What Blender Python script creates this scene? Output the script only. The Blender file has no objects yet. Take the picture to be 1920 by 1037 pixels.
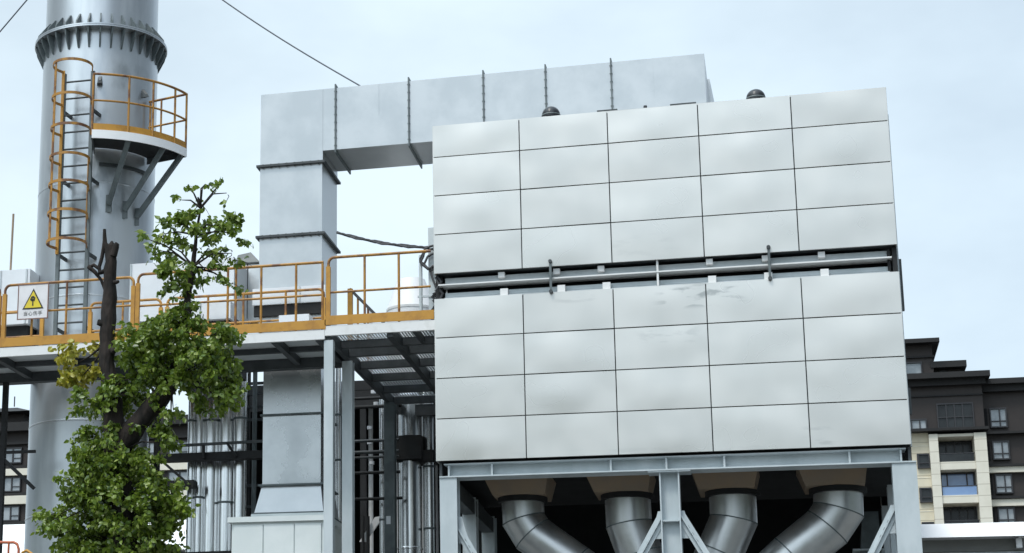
import bpy, math, random
from mathutils import Vector, Matrix
random.seed(7)
R = math.radians
PI = math.pi
S = bpy.context.scene
COL = S.collection

# ------------------------------------------------------------------ camera
F, PX, PY = 3585.825, 369.618, 657.357
YAW, PITCH, ROLL = R(-17.21727), R(13.66922), R(1.08163)
CAM = Vector((5.12897, -29.37722, 1.6))
fwd = Vector((math.sin(YAW)*math.cos(PITCH), math.cos(YAW)*math.cos(PITCH), math.sin(PITCH)))
rt = Vector((math.cos(YAW), -math.sin(YAW), 0))
up = rt.cross(fwd)
rt, up = rt*math.cos(ROLL)+up*math.sin(ROLL), -rt*math.sin(ROLL)+up*math.cos(ROLL)

def at(x, y, Y):
    """world point seen at photo pixel (x, y) on the vertical plane Y"""
    d = rt*((x-PX)/F)-up*((y-PY)/F)+fwd
    return CAM+d*((Y-CAM.y)/d.y)

cd = bpy.data.cameras.new('camera')
cam = bpy.data.objects.new('camera', cd)
COL.objects.link(cam)
m3 = Matrix((rt, up, -fwd)).transposed()
cam.matrix_world = Matrix.Translation(CAM) @ m3.to_4x4()
cd.sensor_fit = 'HORIZONTAL'
cd.sensor_width = 36
cd.lens = F/1920*36
cd.shift_x = (960-PX)/1920
cd.shift_y = (PY-518.5)/1920
cd.clip_end = 4000
cd.clip_start = 0.1
S.camera = cam

# ------------------------------------------------------------------ materials
def mat(name, c1, c2=None, rough=0.5, metal=0.0, scale=2.0, detail=5.0, stretch=(1, 1, 1), bump=0.0, bscale=None,
        lo=0.35, hi=0.65, spec=0.5, rvar=0.0, coat=0.0):
    m = bpy.data.materials.new(name)
    m.use_nodes = True
    nt = m.node_tree
    N, L = nt.nodes, nt.links
    b = N['Principled BSDF']
    b.inputs['Roughness'].default_value = rough
    b.inputs['Metallic'].default_value = metal
    b.inputs['Specular IOR Level'].default_value = spec
    b.inputs['Coat Weight'].default_value = coat
    b.inputs['Base Color'].default_value = (*c1, 1)
    geo = N.new('ShaderNodeNewGeometry')
    mp = N.new('ShaderNodeMapping')
    mp.inputs['Scale'].default_value = stretch
    L.new(geo.outputs['Position'], mp.inputs['Vector'])
    no = N.new('ShaderNodeTexNoise')
    no.inputs['Scale'].default_value = scale
    no.inputs['Detail'].default_value = detail
    no.inputs['Roughness'].default_value = 0.6
    L.new(mp.outputs[0], no.inputs['Vector'])
    rp = N.new('ShaderNodeMapRange')
    rp.interpolation_type = 'SMOOTHSTEP'
    rp.inputs[1].default_value = lo
    rp.inputs[2].default_value = hi
    L.new(no.outputs['Fac'], rp.inputs[0])
    if c2:
        mx = N.new('ShaderNodeMix')
        mx.data_type = 'RGBA'
        mx.inputs['A'].default_value = (*c1, 1)
        mx.inputs['B'].default_value = (*c2, 1)
        L.new(rp.outputs[0], mx.inputs['Factor'])
        L.new(mx.outputs['Result'], b.inputs['Base Color'])
    if rvar:
        r2 = N.new('ShaderNodeMapRange')
        r2.interpolation_type = 'SMOOTHSTEP'
        r2.inputs[1].default_value = lo
        r2.inputs[2].default_value = hi
        r2.inputs[3].default_value = max(0.03, rough-rvar)
        r2.inputs[4].default_value = rough+rvar
        L.new(no.outputs['Fac'], r2.inputs[0])
        L.new(r2.outputs[0], b.inputs['Roughness'])
    if bump:
        n2 = N.new('ShaderNodeTexNoise')
        n2.inputs['Scale'].default_value = bscale or scale
        n2.inputs['Detail'].default_value = 1 if bump > .01 else 0.5
        L.new(mp.outputs[0], n2.inputs['Vector'])
        bp = N.new('ShaderNodeBump')
        bp.inputs['Strength'].default_value = 1.0
        bp.inputs['Distance'].default_value = bump
        L.new(n2.outputs['Fac'], bp.inputs['Height'])
        L.new(bp.outputs[0], b.inputs['Normal'])
    return m

def add_stains(m, zones, colour, scale=5.0, lo=0.52, hi=0.62, stretch=(1, 1, 1)):
    """grime with a shape of its own inside soft world-space boxes: (x0,x1,z0,z1)"""
    nt = m.node_tree
    N, L = nt.nodes, nt.links
    b = N['Principled BSDF']
    geo = N.new('ShaderNodeNewGeometry')
    sx = N.new('ShaderNodeSeparateXYZ')
    L.new(geo.outputs['Position'], sx.inputs[0])
    mp = N.new('ShaderNodeMapping')
    mp.inputs['Scale'].default_value = stretch
    L.new(geo.outputs['Position'], mp.inputs['Vector'])
    no = N.new('ShaderNodeTexNoise')
    no.inputs['Scale'].default_value = scale
    no.inputs['Detail'].default_value = 4
    L.new(mp.outputs[0], no.inputs['Vector'])
    rp = N.new('ShaderNodeMapRange')
    rp.interpolation_type = 'SMOOTHSTEP'
    rp.inputs[1].default_value = lo
    rp.inputs[2].default_value = hi
    L.new(no.outputs['Fac'], rp.inputs[0])
    total = None
    def mth(op, a, bb):
        n = N.new('ShaderNodeMath')
        n.operation = op
        n.use_clamp = True
        for i, v in enumerate((a, bb)):
            if isinstance(v, (int, float)):
                n.inputs[i].default_value = v
            else:
                L.new(v, n.inputs[i])
        return n.outputs[0]
    for (x0, x1, z0, z1, k) in zones:
        def tent(sock, a, c):
            mr = N.new('ShaderNodeMapRange')
            mr.interpolation_type = 'SMOOTHSTEP'
            ab = N.new('ShaderNodeMath')
            ab.operation = 'SUBTRACT'
            L.new(sock, ab.inputs[0])
            ab.inputs[1].default_value = (a+c)/2
            aa = N.new('ShaderNodeMath')
            aa.operation = 'ABSOLUTE'
            L.new(ab.outputs[0], aa.inputs[0])
            mr.inputs[1].default_value = (c-a)/2
            mr.inputs[2].default_value = (c-a)/4
            mr.inputs[3].default_value = 0
            mr.inputs[4].default_value = 1
            L.new(aa.outputs[0], mr.inputs[0])
            return mr.outputs[0]
        t = mth('MULTIPLY', tent(sx.outputs['X'], x0, x1), tent(sx.outputs['Z'], z0, z1))
        t = mth('MULTIPLY', t, k)
        total = t if total is None else mth('ADD', total, t)
    fac = mth('MULTIPLY', total, rp.outputs[0])
    mx = N.new('ShaderNodeMix')
    mx.data_type = 'RGBA'
    mx.inputs['B'].default_value = (*colour, 1)
    old = b.inputs['Base Color'].links
    if old:
        L.new(old[0].from_socket, mx.inputs['A'])
    else:
        mx.inputs['A'].default_value = b.inputs['Base Color'].default_value
    L.new(fac, mx.inputs['Factor'])
    L.new(mx.outputs['Result'], b.inputs['Base Color'])

M = {}
M['panel'] = mat('panel_cladding', (0.635, 0.628, 0.597), (0.70, 0.692, 0.66), 0.33, 0.5, scale=0.9, detail=2, bump=0.004, bscale=0.8, rvar=0.06)
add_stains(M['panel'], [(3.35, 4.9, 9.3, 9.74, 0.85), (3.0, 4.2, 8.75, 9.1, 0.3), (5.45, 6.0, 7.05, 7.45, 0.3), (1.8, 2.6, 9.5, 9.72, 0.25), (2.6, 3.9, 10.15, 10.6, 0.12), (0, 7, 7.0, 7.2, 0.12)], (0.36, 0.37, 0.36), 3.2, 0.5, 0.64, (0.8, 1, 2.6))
def sheet_tone(m, lo, hi):
    nt = m.node_tree
    N, L = nt.nodes, nt.links
    b = N['Principled BSDF']
    oi = N.new('ShaderNodeObjectInfo')
    mr = N.new('ShaderNodeMapRange')
    mr.inputs[3].default_value = lo
    mr.inputs[4].default_value = hi
    L.new(oi.outputs['Random'], mr.inputs[0])
    hs_ = N.new('ShaderNodeHueSaturation')
    L.new(b.inputs['Base Color'].links[0].from_socket, hs_.inputs['Color'])
    L.new(mr.outputs[0], hs_.inputs['Value'])
    L.new(hs_.outputs[0], b.inputs['Base Color'])
sheet_tone(M['panel'], .94, 1.05)
M['galv'] = mat('galvanised_sheet', (0.47, 0.492, 0.503), (0.545, 0.565, 0.575), 0.32, 0.6, scale=1.3, detail=4, rvar=0.03)
M['galv_low'] = mat('reflection_blotch_zinc', (0.46, 0.48, 0.49), (0.66, 0.68, 0.69), 0.27, 0.7, scale=1.3, detail=4, lo=.30, hi=.70, rvar=0.04)  # blotches paint in the cloudy reflection on the lower riser
M['tower'] = mat('silver_paint', (0.50, 0.53, 0.555), (0.64, 0.67, 0.69), 0.32, 0.7, scale=1.6, detail=6, stretch=(1, 1, 0.22), rvar=0.03)
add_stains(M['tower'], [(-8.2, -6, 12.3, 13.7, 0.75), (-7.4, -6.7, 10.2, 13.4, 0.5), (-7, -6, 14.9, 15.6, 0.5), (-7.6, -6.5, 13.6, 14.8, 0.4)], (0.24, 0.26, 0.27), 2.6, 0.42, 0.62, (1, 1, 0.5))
M['steel'] = mat('grey_steel_paint', (0.47, 0.525, 0.545), (0.56, 0.61, 0.63), 0.5, 0.0, scale=2.2, detail=5, stretch=(1, 1, 0.5))
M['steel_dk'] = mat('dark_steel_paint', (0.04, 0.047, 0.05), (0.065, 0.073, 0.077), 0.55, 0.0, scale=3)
M['steel_mid'] = mat('mid_grey_steel', (0.09, 0.11, 0.115), (0.14, 0.165, 0.17), 0.5, 0.0, scale=3)
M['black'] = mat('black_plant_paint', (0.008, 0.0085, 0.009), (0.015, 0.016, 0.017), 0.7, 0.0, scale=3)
M['fascia'] = mat('white_channel_paint', (0.80, 0.80, 0.79), (0.68, 0.68, 0.66), 0.5, 0.0, scale=3.5, lo=0.5, hi=0.75)
M['white'] = mat('white_sheet', (0.76, 0.79, 0.82), (0.70, 0.73, 0.76), 0.4, 0.0, scale=1.2, bump=0.004, bscale=1.5)
M['white2'] = mat('bright_white_paint', (0.92, 0.92, 0.92), (0.88, 0.88, 0.88), 0.5)
M['cab'] = mat('cabinet_paint', (0.71, 0.76, 0.75), (0.78, 0.82, 0.81), 0.3, 0.0, scale=1.5, bump=0.004, bscale=2)
M['ochre'] = mat('ochre_safety_paint', (0.52, 0.26, 0.035), (0.40, 0.19, 0.03), 0.5, 0.0, scale=4, lo=0.45, hi=0.7)
M['rail'] = mat('weathered_yellow_rail', (0.42, 0.205, 0.035), (0.17, 0.075, 0.035), 0.5, 0.0, scale=3.5, lo=0.46, hi=0.62)
M['rust'] = mat('rusty_plate', (0.30, 0.235, 0.175), (0.34, 0.25, 0.17), 0.75, 0.0, scale=3)
M['inox'] = mat('stainless_jacket', (0.93, 0.935, 0.94), (0.88, 0.885, 0.89), 0.22, 1.0, scale=1.2, stretch=(1, 1, 0.3))
M['inox2'] = mat('dull_pipe_jacket', (0.56, 0.565, 0.56), (0.66, 0.665, 0.66), 0.36, 0.85, scale=2, rvar=0.05)
M['grate'] = mat('grating_steel', (0.62, 0.66, 0.67), (0.68, 0.72, 0.73), 0.5, 0.1, scale=4)
M['deckplate'] = mat('deck_plate', (0.60, 0.64, 0.65), (0.70, 0.73, 0.74), 0.5, 0.1, scale=2)
M['bark'] = mat('dark_bark', (0.006, 0.0045, 0.0035), (0.026, 0.018, 0.014), 0.9, 0.0, scale=9, detail=8, stretch=(1, 1, 0.35), bump=0.03, bscale=16)
M['cable'] = mat('black_cable', (0.03, 0.032, 0.036), (0.06, 0.06, 0.065), 0.6)
M['dome'] = mat('black_dome_paint', (0.02, 0.021, 0.024), None, 0.22)
M['wire'] = mat('guy_wire_steel', (0.10, 0.11, 0.13), None, 0.5, 0.3)
M['sign_yellow'] = mat('sign_yellow', (0.80, 0.62, 0.03), (0.72, 0.55, 0.04), 0.5, scale=6)
M['sign_black'] = mat('sign_black', (0.03, 0.028, 0.02), None, 0.5)
M['sign_white'] = mat('sign_white', (0.80, 0.78, 0.79), (0.72, 0.70, 0.70), 0.5, scale=4)
M['sign_edge'] = mat('sign_edge', (0.22, 0.12, 0.10), None, 0.6)
M['bdark'] = mat('dark_facade_panel', (0.021, 0.0148, 0.0130), (0.028, 0.0205, 0.018), 0.6, scale=0.3)
M['bdark2'] = mat('dark_cornice', (0.008, 0.0075, 0.008), (0.012, 0.011, 0.011), 0.7, scale=0.5)
M['cream'] = mat('cream_stone', (0.62, 0.55, 0.41), (0.70, 0.635, 0.49), 0.7, scale=0.5, detail=6)
M['cream2'] = mat('pale_stone_trim', (0.68, 0.64, 0.54), (0.74, 0.70, 0.60), 0.7, scale=0.7)
M['frame'] = mat('window_frame_dark', (0.03, 0.03, 0.034), None, 0.5)
M['glass'] = mat('pale_window_glass', (0.15, 0.18, 0.20), (0.34, 0.37, 0.39), 0.12, 0.0, scale=0.35, spec=1.0)
M['glassblue'] = mat('blue_window_glass', (0.10, 0.19, 0.40), (0.18, 0.29, 0.50), 0.1, 0.0, scale=0.3, spec=1.0)
M['glassdk'] = mat('dark_balcony_glass', (0.008, 0.009, 0.010), (0.03, 0.034, 0.036), 0.2, 0.0, scale=0.3, spec=0.35)
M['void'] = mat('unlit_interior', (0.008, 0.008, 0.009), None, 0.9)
M['ground'] = mat('concrete_yard', (0.11, 0.11, 0.105), (0.16, 0.157, 0.15), 0.85, scale=0.4, detail=8)
M['road'] = mat('asphalt', (0.045, 0.045, 0.047), (0.06, 0.06, 0.062), 0.85, scale=1.5)
M['kerb'] = mat('kerb_concrete', (0.4, 0.39, 0.37), None, 0.8)
M['fabric'] = mat('grey_soffit', (0.26, 0.26, 0.245), (0.31, 0.31, 0.295), 0.7, scale=1)
M['orange'] = mat('orange_barrier_paint', (0.50, 0.13, 0.05), (0.42, 0.10, 0.04), 0.5)

def add_courses(m, pitch, colour):
    """thin open joints between stone courses"""
    nt = m.node_tree
    N, L = nt.nodes, nt.links
    b = N['Principled BSDF']
    geo = N.new('ShaderNodeNewGeometry')
    sx = N.new('ShaderNodeSeparateXYZ')
    L.new(geo.outputs['Position'], sx.inputs[0])
    d = N.new('ShaderNodeMath')
    d.operation = 'DIVIDE'
    L.new(sx.outputs['Z'], d.inputs[0])
    d.inputs[1].default_value = pitch
    f = N.new('ShaderNodeMath')
    f.operation = 'FRACT'
    L.new(d.outputs[0], f.inputs[0])
    c = N.new('ShaderNodeMath')
    c.operation = 'LESS_THAN'
    L.new(f.outputs[0], c.inputs[0])
    c.inputs[1].default_value = .07
    mx = N.new('ShaderNodeMix')
    mx.data_type = 'RGBA'
    L.new(b.inputs['Base Color'].links[0].from_socket, mx.inputs['A'])
    mx.inputs['B'].default_value = (*colour, 1)
    L.new(c.outputs[0], mx.inputs['Factor'])
    L.new(mx.outputs['Result'], b.inputs['Base Color'])
add_courses(M['cream'], 1.0, (.42, .37, .27))
add_courses(M['cream2'], 1.0, (.50, .46, .38))

def leafmat(name, ramp, trans):
    m = bpy.data.materials.new(name)
    m.use_nodes = True
    nt = m.node_tree
    N, L = nt.nodes, nt.links
    b = N['Principled BSDF']
    out = N['Material Output']
    geo = N.new('ShaderNodeNewGeometry')
    cr = N.new('ShaderNodeValToRGB')
    el = cr.color_ramp.elements
    el[0].position = 0
    el[0].color = (*ramp[0], 1)
    el[1].position = 1
    el[1].color = (*ramp[-1], 1)
    for i, c in enumerate(ramp[1:-1]):
        e = el.new((i+1)/(len(ramp)-1))
        e.color = (*c, 1)
    L.new(geo.outputs['Random Per Island'], cr.inputs[0])
    L.new(cr.outputs[0], b.inputs['Base Color'])
    b.inputs['Roughness'].default_value = 0.36
    b.inputs['Specular IOR Level'].default_value = 0.55
    t = N.new('ShaderNodeBsdfTranslucent')
    t.inputs['Color'].default_value = (*trans, 1)
    mx = N.new('ShaderNodeMixShader')
    mx.inputs[0].default_value = 0.22
    L.new(b.outputs[0], mx.inputs[1])
    L.new(t.outputs[0], mx.inputs[2])
    L.new(mx.outputs[0], out.inputs['Surface'])
    return m
M['leaf'] = leafmat('green_leaf', [(0.028, 0.062, 0.010), (0.08, 0.14, 0.014), (0.19, 0.265, 0.030), (0.11, 0.18, 0.017), (0.30, 0.36, 0.09)], (0.30, 0.42, 0.05))
M['leafy'] = leafmat('yellow_leaf', [(0.26, 0.25, 0.025), (0.46, 0.40, 0.04), (0.28, 0.31, 0.03), (0.52, 0.46, 0.11)], (0.45, 0.40, 0.06))

# ------------------------------------------------------------------ mesh builder
class MB:
    def __init__(s):
        s.v, s.f, s.sm = [], [], []
    def add(s, vs, fs, smooth=False):
        o = len(s.v)
        s.v += [tuple(p) for p in vs]
        s.f += [tuple(i+o for i in f) for f in fs]
        s.sm += [smooth]*len(fs)
        return s
    def box(s, x0, x1, y0, y1, z0, z1):
        x0, x1 = min(x0, x1), max(x0, x1)
        y0, y1 = min(y0, y1), max(y0, y1)
        z0, z1 = min(z0, z1), max(z0, z1)
        return s.add([(x0, y0, z0), (x1, y0, z0), (x1, y1, z0), (x0, y1, z0), (x0, y0, z1), (x1, y0, z1), (x1, y1, z1), (x0, y1, z1)],
                     [(0, 3, 2, 1), (4, 5, 6, 7), (0, 1, 5, 4), (1, 2, 6, 5), (2, 3, 7, 6), (3, 0, 4, 7)])
    def hexa(s, b, t):
        return s.add(list(b)+list(t), [(0, 3, 2, 1), (4, 5, 6, 7), (0, 1, 5, 4), (1, 2, 6, 5), (2, 3, 7, 6), (3, 0, 4, 7)])
    def bar(s, p, q, w, h, upv=(0, 0, 1)):
        p, q = Vector(p), Vector(q)
        d = (q-p).normalized()
        u = Vector(upv)
        sd = d.cross(u)
        if sd.length < 1e-4:
            sd = d.cross(Vector((0, 1, 0)))
        sd.normalize()
        u = sd.cross(d)
        c = [sd*a*w/2+u*b*h/2 for a, b in ((-1, -1), (1, -1), (1, 1), (-1, 1))]
        return s.hexa([p+k for k in c], [q+k for k in c])
    def cyl(s, p, q, r0, r1=None, n=16, cap=True):
        r1 = r0 if r1 is None else r1
        p, q = Vector(p), Vector(q)
        d = (q-p).normalized()
        a = d.cross(Vector((0, 0, 1)))
        if a.length < 1e-4:
            a = Vector((1, 0, 0))
        a.normalize()
        b = d.cross(a)
        ring = [a*math.cos(2*PI*i/n)+b*math.sin(2*PI*i/n) for i in range(n)]
        s.add([p+k*r0 for k in ring]+[q+k*r1 for k in ring], [(i, (i+1) % n, n+(i+1) % n, n+i) for i in range(n)], True)
        if cap:
            s.add([p+k*r0 for k in ring], [tuple(range(n-1, -1, -1))])
            s.add([q+k*r1 for k in ring], [tuple(range(n))])
        return s
    def tube(s, path, r, n=8, cap=True):
        P = [Vector(p) for p in path]
        rr = r if isinstance(r, (list, tuple)) else [r]*len(P)
        rings = []
        a = None
        for i, p in enumerate(P):
            if i == 0:
                d = P[1]-P[0]
            elif i == len(P)-1:
                d = P[-1]-P[-2]
            else:
                d = (P[i+1]-P[i]).normalized()+(P[i]-P[i-1]).normalized()
            d.normalize()
            if a is None:
                a = d.cross(Vector((0, 0, 1)))
                if a.length < 1e-3:
                    a = d.cross(Vector((0, 1, 0)))
            a = (a-d*a.dot(d)).normalized()
            b = d.cross(a)
            k = 1.0
            if 0 < i < len(P)-1:
                k = 1/max(0.5, d.dot((P[i+1]-P[i]).normalized()))
                k = min(k, 1.25)
            rings.append([p+(a*math.cos(2*PI*j/n)+b*math.sin(2*PI*j/n))*rr[i]*(k if n > 8 else 1) for j in range(n)])
        vs = [v for g in rings for v in g]
        fs = []
        for i in range(len(P)-1):
            for j in range(n):
                fs.append((i*n+j, i*n+(j+1) % n, (i+1)*n+(j+1) % n, (i+1)*n+j))
        s.add(vs, fs, True)
        if cap:
            s.add(rings[0], [tuple(range(n-1, -1, -1))])
            s.add(rings[-1], [tuple(range(n))])
        return s
    def lathe(s, c, prof, n=64, smooth=True, sharp=()):
        """prof: (r, z) pairs about the vertical through c"""
        vs = []
        for r, z in prof:
            for j in range(n):
                t = 2*PI*j/n
                vs.append((c[0]+r*math.cos(t), c[1]+r*math.sin(t), z))
        for i in range(len(prof)-1):
            seg = vs[i*n:(i+2)*n]
            s.add(seg, [(j, (j+1) % n, n+(j+1) % n, n+j) for j in range(n)], smooth)
        return s
    def arcbox(s, c, r0, r1, z0, z1, t0, t1, n=24):
        vs = []
        for i in range(n+1):
            t = t0+(t1-t0)*i/n
            for r, z in ((r0, z0), (r1, z0), (r1, z1), (r0, z1)):
                vs.append((c[0]+r*math.sin(t), c[1]-r*math.cos(t), z))
        fs = []
        for i in range(n):
            for k in range(4):
                fs.append((i*4+k, i*4+(k+1) % 4, (i+1)*4+(k+1) % 4, (i+1)*4+k))
        fs += [(3, 2, 1, 0), (n*4, n*4+1, n*4+2, n*4+3)]
        return s.add(vs, fs)
    def build(s, name, material, parent=None):
        me = bpy.data.meshes.new(name)
        me.from_pydata(s.v, [], s.f)
        me.polygons.foreach_set('use_smooth', s.sm)
        me.materials.append(material)
        me.validate()
        import bmesh
        bm = bmesh.new()
        bm.from_mesh(me)
        bmesh.ops.recalc_face_normals(bm, faces=bm.faces)
        bm.to_mesh(me)
        bm.free()
        o = bpy.data.objects.new(name, me)
        COL.objects.link(o)
        if parent:
            o.parent = parent
            w = Vector()
            p = parent
            while p:
                w += p.location
                p = p.parent
            o.location = -w
        return o

def tag(o, label=None, cat=None, group=None, kind=None):
    if label:
        o['label'] = label
    if cat:
        o['category'] = cat
    if group:
        o['group'] = group
    if kind:
        o['kind'] = kind
    return o

def thing(name, label, cat, loc=(0, 0, 0), group=None):
    o = bpy.data.objects.new(name, None)
    COL.objects.link(o)
    o.location = loc
    o.empty_display_size = 0.2
    return tag(o, label, cat, group)

def B(*a):
    return MB().box(*a)

# ------------------------------------------------------------------ ground
tag(B(-900, 900, -300, 1500, -0.5, 0).build('ground', M['ground']), kind='structure')
tag(B(-400, 400, -48, -20, 0.002, 0.006).build('road', M['road']), kind='structure')
tag(B(-400, 400, -20, -19.8, 0.0, 0.13).build('kerb', M['kerb']), kind='structure')

hv, hf = [], []  # added ridge behind the camera, out of view, darkens reflections in the metal
NH = 120
for i in range(NH+1):
    a = R(62)+R(236)*i/NH
    h = 45+12*math.sin(i*.31)+8*math.sin(i*.83+1)+5*math.sin(i*1.9+2)
    ed = min(1, i/12, (NH-i)/12)
    for rad, z in ((250, -.4), (330, h*.62*ed), (400, h*1.18*ed), (520, -.4)):
        hv.append((rad*math.sin(a), rad*math.cos(a), z))
for i in range(NH):
    for k in range(3):
        hf.append((i*4+k, i*4+k+1, (i+1)*4+k+1, (i+1)*4+k))
M['ridge'] = mat('added_ridge_green', (0.03, 0.05, 0.025), (0.06, 0.085, 0.04), 0.95, scale=.06, detail=8)
tag(MB().add(hv, hf, True).build('added_dark_ridge', M['ridge']), kind='structure')

# ------------------------------------------------------------------ equipment housing
ZU = [12.652, 12.111, 11.451, 10.791, 10.141]
ZL = [9.715, 9.071, 8.408, 7.754, 7.083]
hs = thing('equipment_housing', 'large off-white panel-clad plant housing of two stacked blocks, on the grey steel frame', 'plant housing', (3.5, 2, 7.05))
def panel(x0, x1, z0, z1, y, parent):
    nx, nz = 10, 5
    mb = MB()
    vs = []
    ph = [random.uniform(0, 6.28) for _ in range(4)]
    amp = random.uniform(0.004, 0.010)
    tx, tz = random.uniform(-.005, .005), random.uniform(-.006, .004)
    for k in range(nz+1):
        for i in range(nx+1):
            u, w = i/nx, k/nz
            e = math.sin(PI*u)*math.sin(PI*w)
            d = -amp*e-0.0035*math.sin(3.1*u+ph[0])*math.sin(PI*w)*math.sin(2*PI*w*0.7+ph[1])-0.002*math.sin(7*u+ph[2])*e
            d += tx*(u-.5)+tz*(w-.5)
            vs.append((x0+(x1-x0)*u, y+d, z0+(z1-z0)*w))
    fs = [(k*(nx+1)+i, k*(nx+1)+i+1, (k+1)*(nx+1)+i+1, (k+1)*(nx+1)+i) for k in range(nz) for i in range(nx)]
    mb.add(vs, fs, True)
    # folded edges going back into the joint
    yb = y+0.035
    for a, b in (((x0, z0), (x1, z0)), ((x1, z0), (x1, z1)), ((x1, z1), (x0, z1)), ((x0, z1), (x0, z0))):
        mb.add([(a[0], y+0.001, a[1]), (b[0], y+0.001, b[1]), (b[0], yb, b[1]), (a[0], yb, a[1])], [(0, 1, 2, 3)])
    return mb.build('cladding_panel', M['panel'], parent)
for nm, Z, xr in (('upper_casing', ZU, (0.0, 7.0)), ('lower_casing', ZL, (0.0, 7.0))):
    cas = MB().box(0.012, 6.988, 0.04, 4.6, Z[-1]+0.012, Z[0]-0.012).build(nm, M['steel_dk'], hs)
    g = 0.0085
    for r in range(4):
        for c in range(5):
            panel(c*1.4+(g if c else 0), (c+1)*1.4-(g if c < 4 else 0), Z[r+1]+(g if r < 3 else 0), Z[r]-(g if r else 0), 0.0, cas)
    # side sheets and roof
    for xa, xb in ((-0.012, 0.010), (6.990, 7.006)):
        MB().box(xa, xb, 0.005, 4.6, Z[-1], Z[0]).build('side_sheet', M['panel'], cas)
B(-0.01, 7.01, 0.036, 4.62, 12.642, 12.668).build('roof_sheet', M['panel'], hs)
B(0.12, 6.9, 0.5, 4.4, 9.72, 10.14).build('gap_core', M['black'], hs)
# gap girder: web, bright flange, lower rail
MB().box(0.14, 6.86, 0.17, 0.20, 9.966, 10.095).build('girder_web', M['steel'], hs)
MB().box(0.05, 6.92, 0.03, 0.30, 9.943, 9.965).build('girder_flange', M['fascia'], hs)
MB().box(0.14, 6.88, 0.16, 0.19, 9.775, 9.845).box(0.14, 6.88, 0.09, 0.158, 9.726, 9.752).build('lower_rail', M['steel'], hs)
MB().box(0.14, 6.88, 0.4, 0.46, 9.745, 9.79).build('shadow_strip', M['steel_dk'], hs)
for x in (1.06, 1.93, 2.62, 4.27, 5.92, 5.10):
    MB().box(x-0.05, x+0.05, 0.06, 0.168, 10.03, 10.115).build('bracket', M['fascia'], hs)
for x in (1.10, 2.0, 2.70, 4.30, 5.13, 5.95):
    MB().box(x-0.06, x+0.06, 0.04, 0.158, 9.722, 9.835).build('lower_bracket', M['fascia'], hs)
for x in (1.845, 5.155):
    k = MB().box(x-0.018, x+0.018, -0.035, -0.01, 9.70, 10.24).box(x-0.022, x+0.022, -0.012, 0.26, 9.955, 10.005).build('clamp_bar', M['steel_mid'], hs)
    MB().cyl((x, -0.05, 10.215), (x, 0.0, 10.215), 0.03, n=8).cyl((x, -0.05, 9.72), (x, 0.0, 9.72), 0.03, n=8).build('clamp_bolt', M['steel_dk'], k)
MB().box(3.47, 3.50, 0.04, 0.158, 9.73, 9.942).box(3.47, 3.50, 0.04, 0.168, 9.966, 10.14).build('web_plate', M['fascia'], hs)
# corner clutter in the gap
MB().box(-0.01, 0.10, 0.15, 0.5, 9.725, 10.13).build('corner_post', M['black'], hs)
MB().tube([(0.02, 0.1, 10.12), (0.09, 0.08, 10.02), (0.03, 0.09, 9.93), (0.11, 0.1, 9.83), (0.06, 0.12, 9.73)], 0.022).tube([(0.0, 0.08, 10.1), (0.06, 0.06, 9.97), (0.0, 0.05, 9.86)], 0.018).build('hose', M['cable'], hs)
MB().box(6.93, 7.0, 0.1, 0.5, 9.73, 10.13).box(6.86, 6.90, 0.12, 0.2, 9.73, 10.1).build('corner_post', M['black'], hs)
MB().box(7.008, 7.03, 0.25, 0.32, 7.1, 12.3).build('side_rib', M['steel'], hs)
for z0, z1 in ((9.2, 10.0), (7.6, 8.0)):
    MB().box(7.008, 7.07, 0.33, 0.42, z0, z1).build('side_bracket', M['steel_dk'], hs)
for x, w in ((2.80, 0.16), (3.98, 0.2)):
    MB().box(x-w, x+w, 0.05, 0.12, 12.668, 12.70).build('roof_clip', M['steel_dk'], hs)
MB().cyl((3.33, 1.2, 12.66), (3.33, 1.2, 13.14), 0.03, n=10).build('roof_pin', M['cable'], hs)

# roof vents
for i, (px, py, lab) in enumerate([(1033, 212, 'black domed ventilator on the housing roof in front of the galvanised overhead duct'),
                                    (1417, 180, 'black domed ventilator on the housing roof standing against open sky')]):
    p = at(px, py, 0.9)
    v = thing('roof_vent', lab, 'roof vent', (p.x, 0.9, 12.668), 'ventilators on the housing roof')
    z = p.z-0.04
    MB().cyl((p.x, .9, 12.668), (p.x, .9, z), 0.085, n=20).build('neck', M['steel_dk'], v)
    MB().lathe((p.x, .9), [(0.002, z+0.15)]+[(0.15*math.sin(a), z+0.15*math.cos(a)) for a in [k*PI/2/9 for k in range(1, 10)]]+[(0.15, z-0.045), (0.06, z-0.05)], 32).build('dome', M['dome'], v)
    MB().lathe((p.x, .9), [(0.154, z-0.02), (0.158, z-0.01), (0.154, z)], 32).build('rim', M['steel_mid'], v)

# ------------------------------------------------------------------ support frame
fr = thing('support_frame', 'pale grey steel portal frame of columns and girder carrying the panel-clad housing', 'steel frame', (3.5, 2, 0))
g = MB().box(0.16, 6.87, 0.20, 0.23, 6.845, 7.025).build('girder', M['steel'], fr)
MB().box(0.10, 6.93, 0.06, 0.37, 7.026, 7.044).build('top_flange', M['steel'], g)
MB().box(0.03, 7.06, 0.04, 0.39, 6.822, 6.844).build('bottom_flange', M['steel'], g)
for x in (0.85, 2.67, 3.50, 4.35, 6.14):
    MB().box(x-0.014, x+0.014, 0.075, 0.2, 6.8445, 7.0255).build('stiffener', M['steel'], g)
MB().box(0.16, 0.185, 0.08, 0.2, 6.8445, 7.0255).build('stiffener', M['steel'], g)
MB().box(6.845, 6.87, 0.08, 0.2, 6.8445, 7.0255).build('stiffener', M['steel'], g)
for xa in (0.02, 6.96):
    MB().box(xa, xa+.04, 0.12, 4.5, 6.85, 7.07).build('side_beam', M['steel_dk'], fr)
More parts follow.
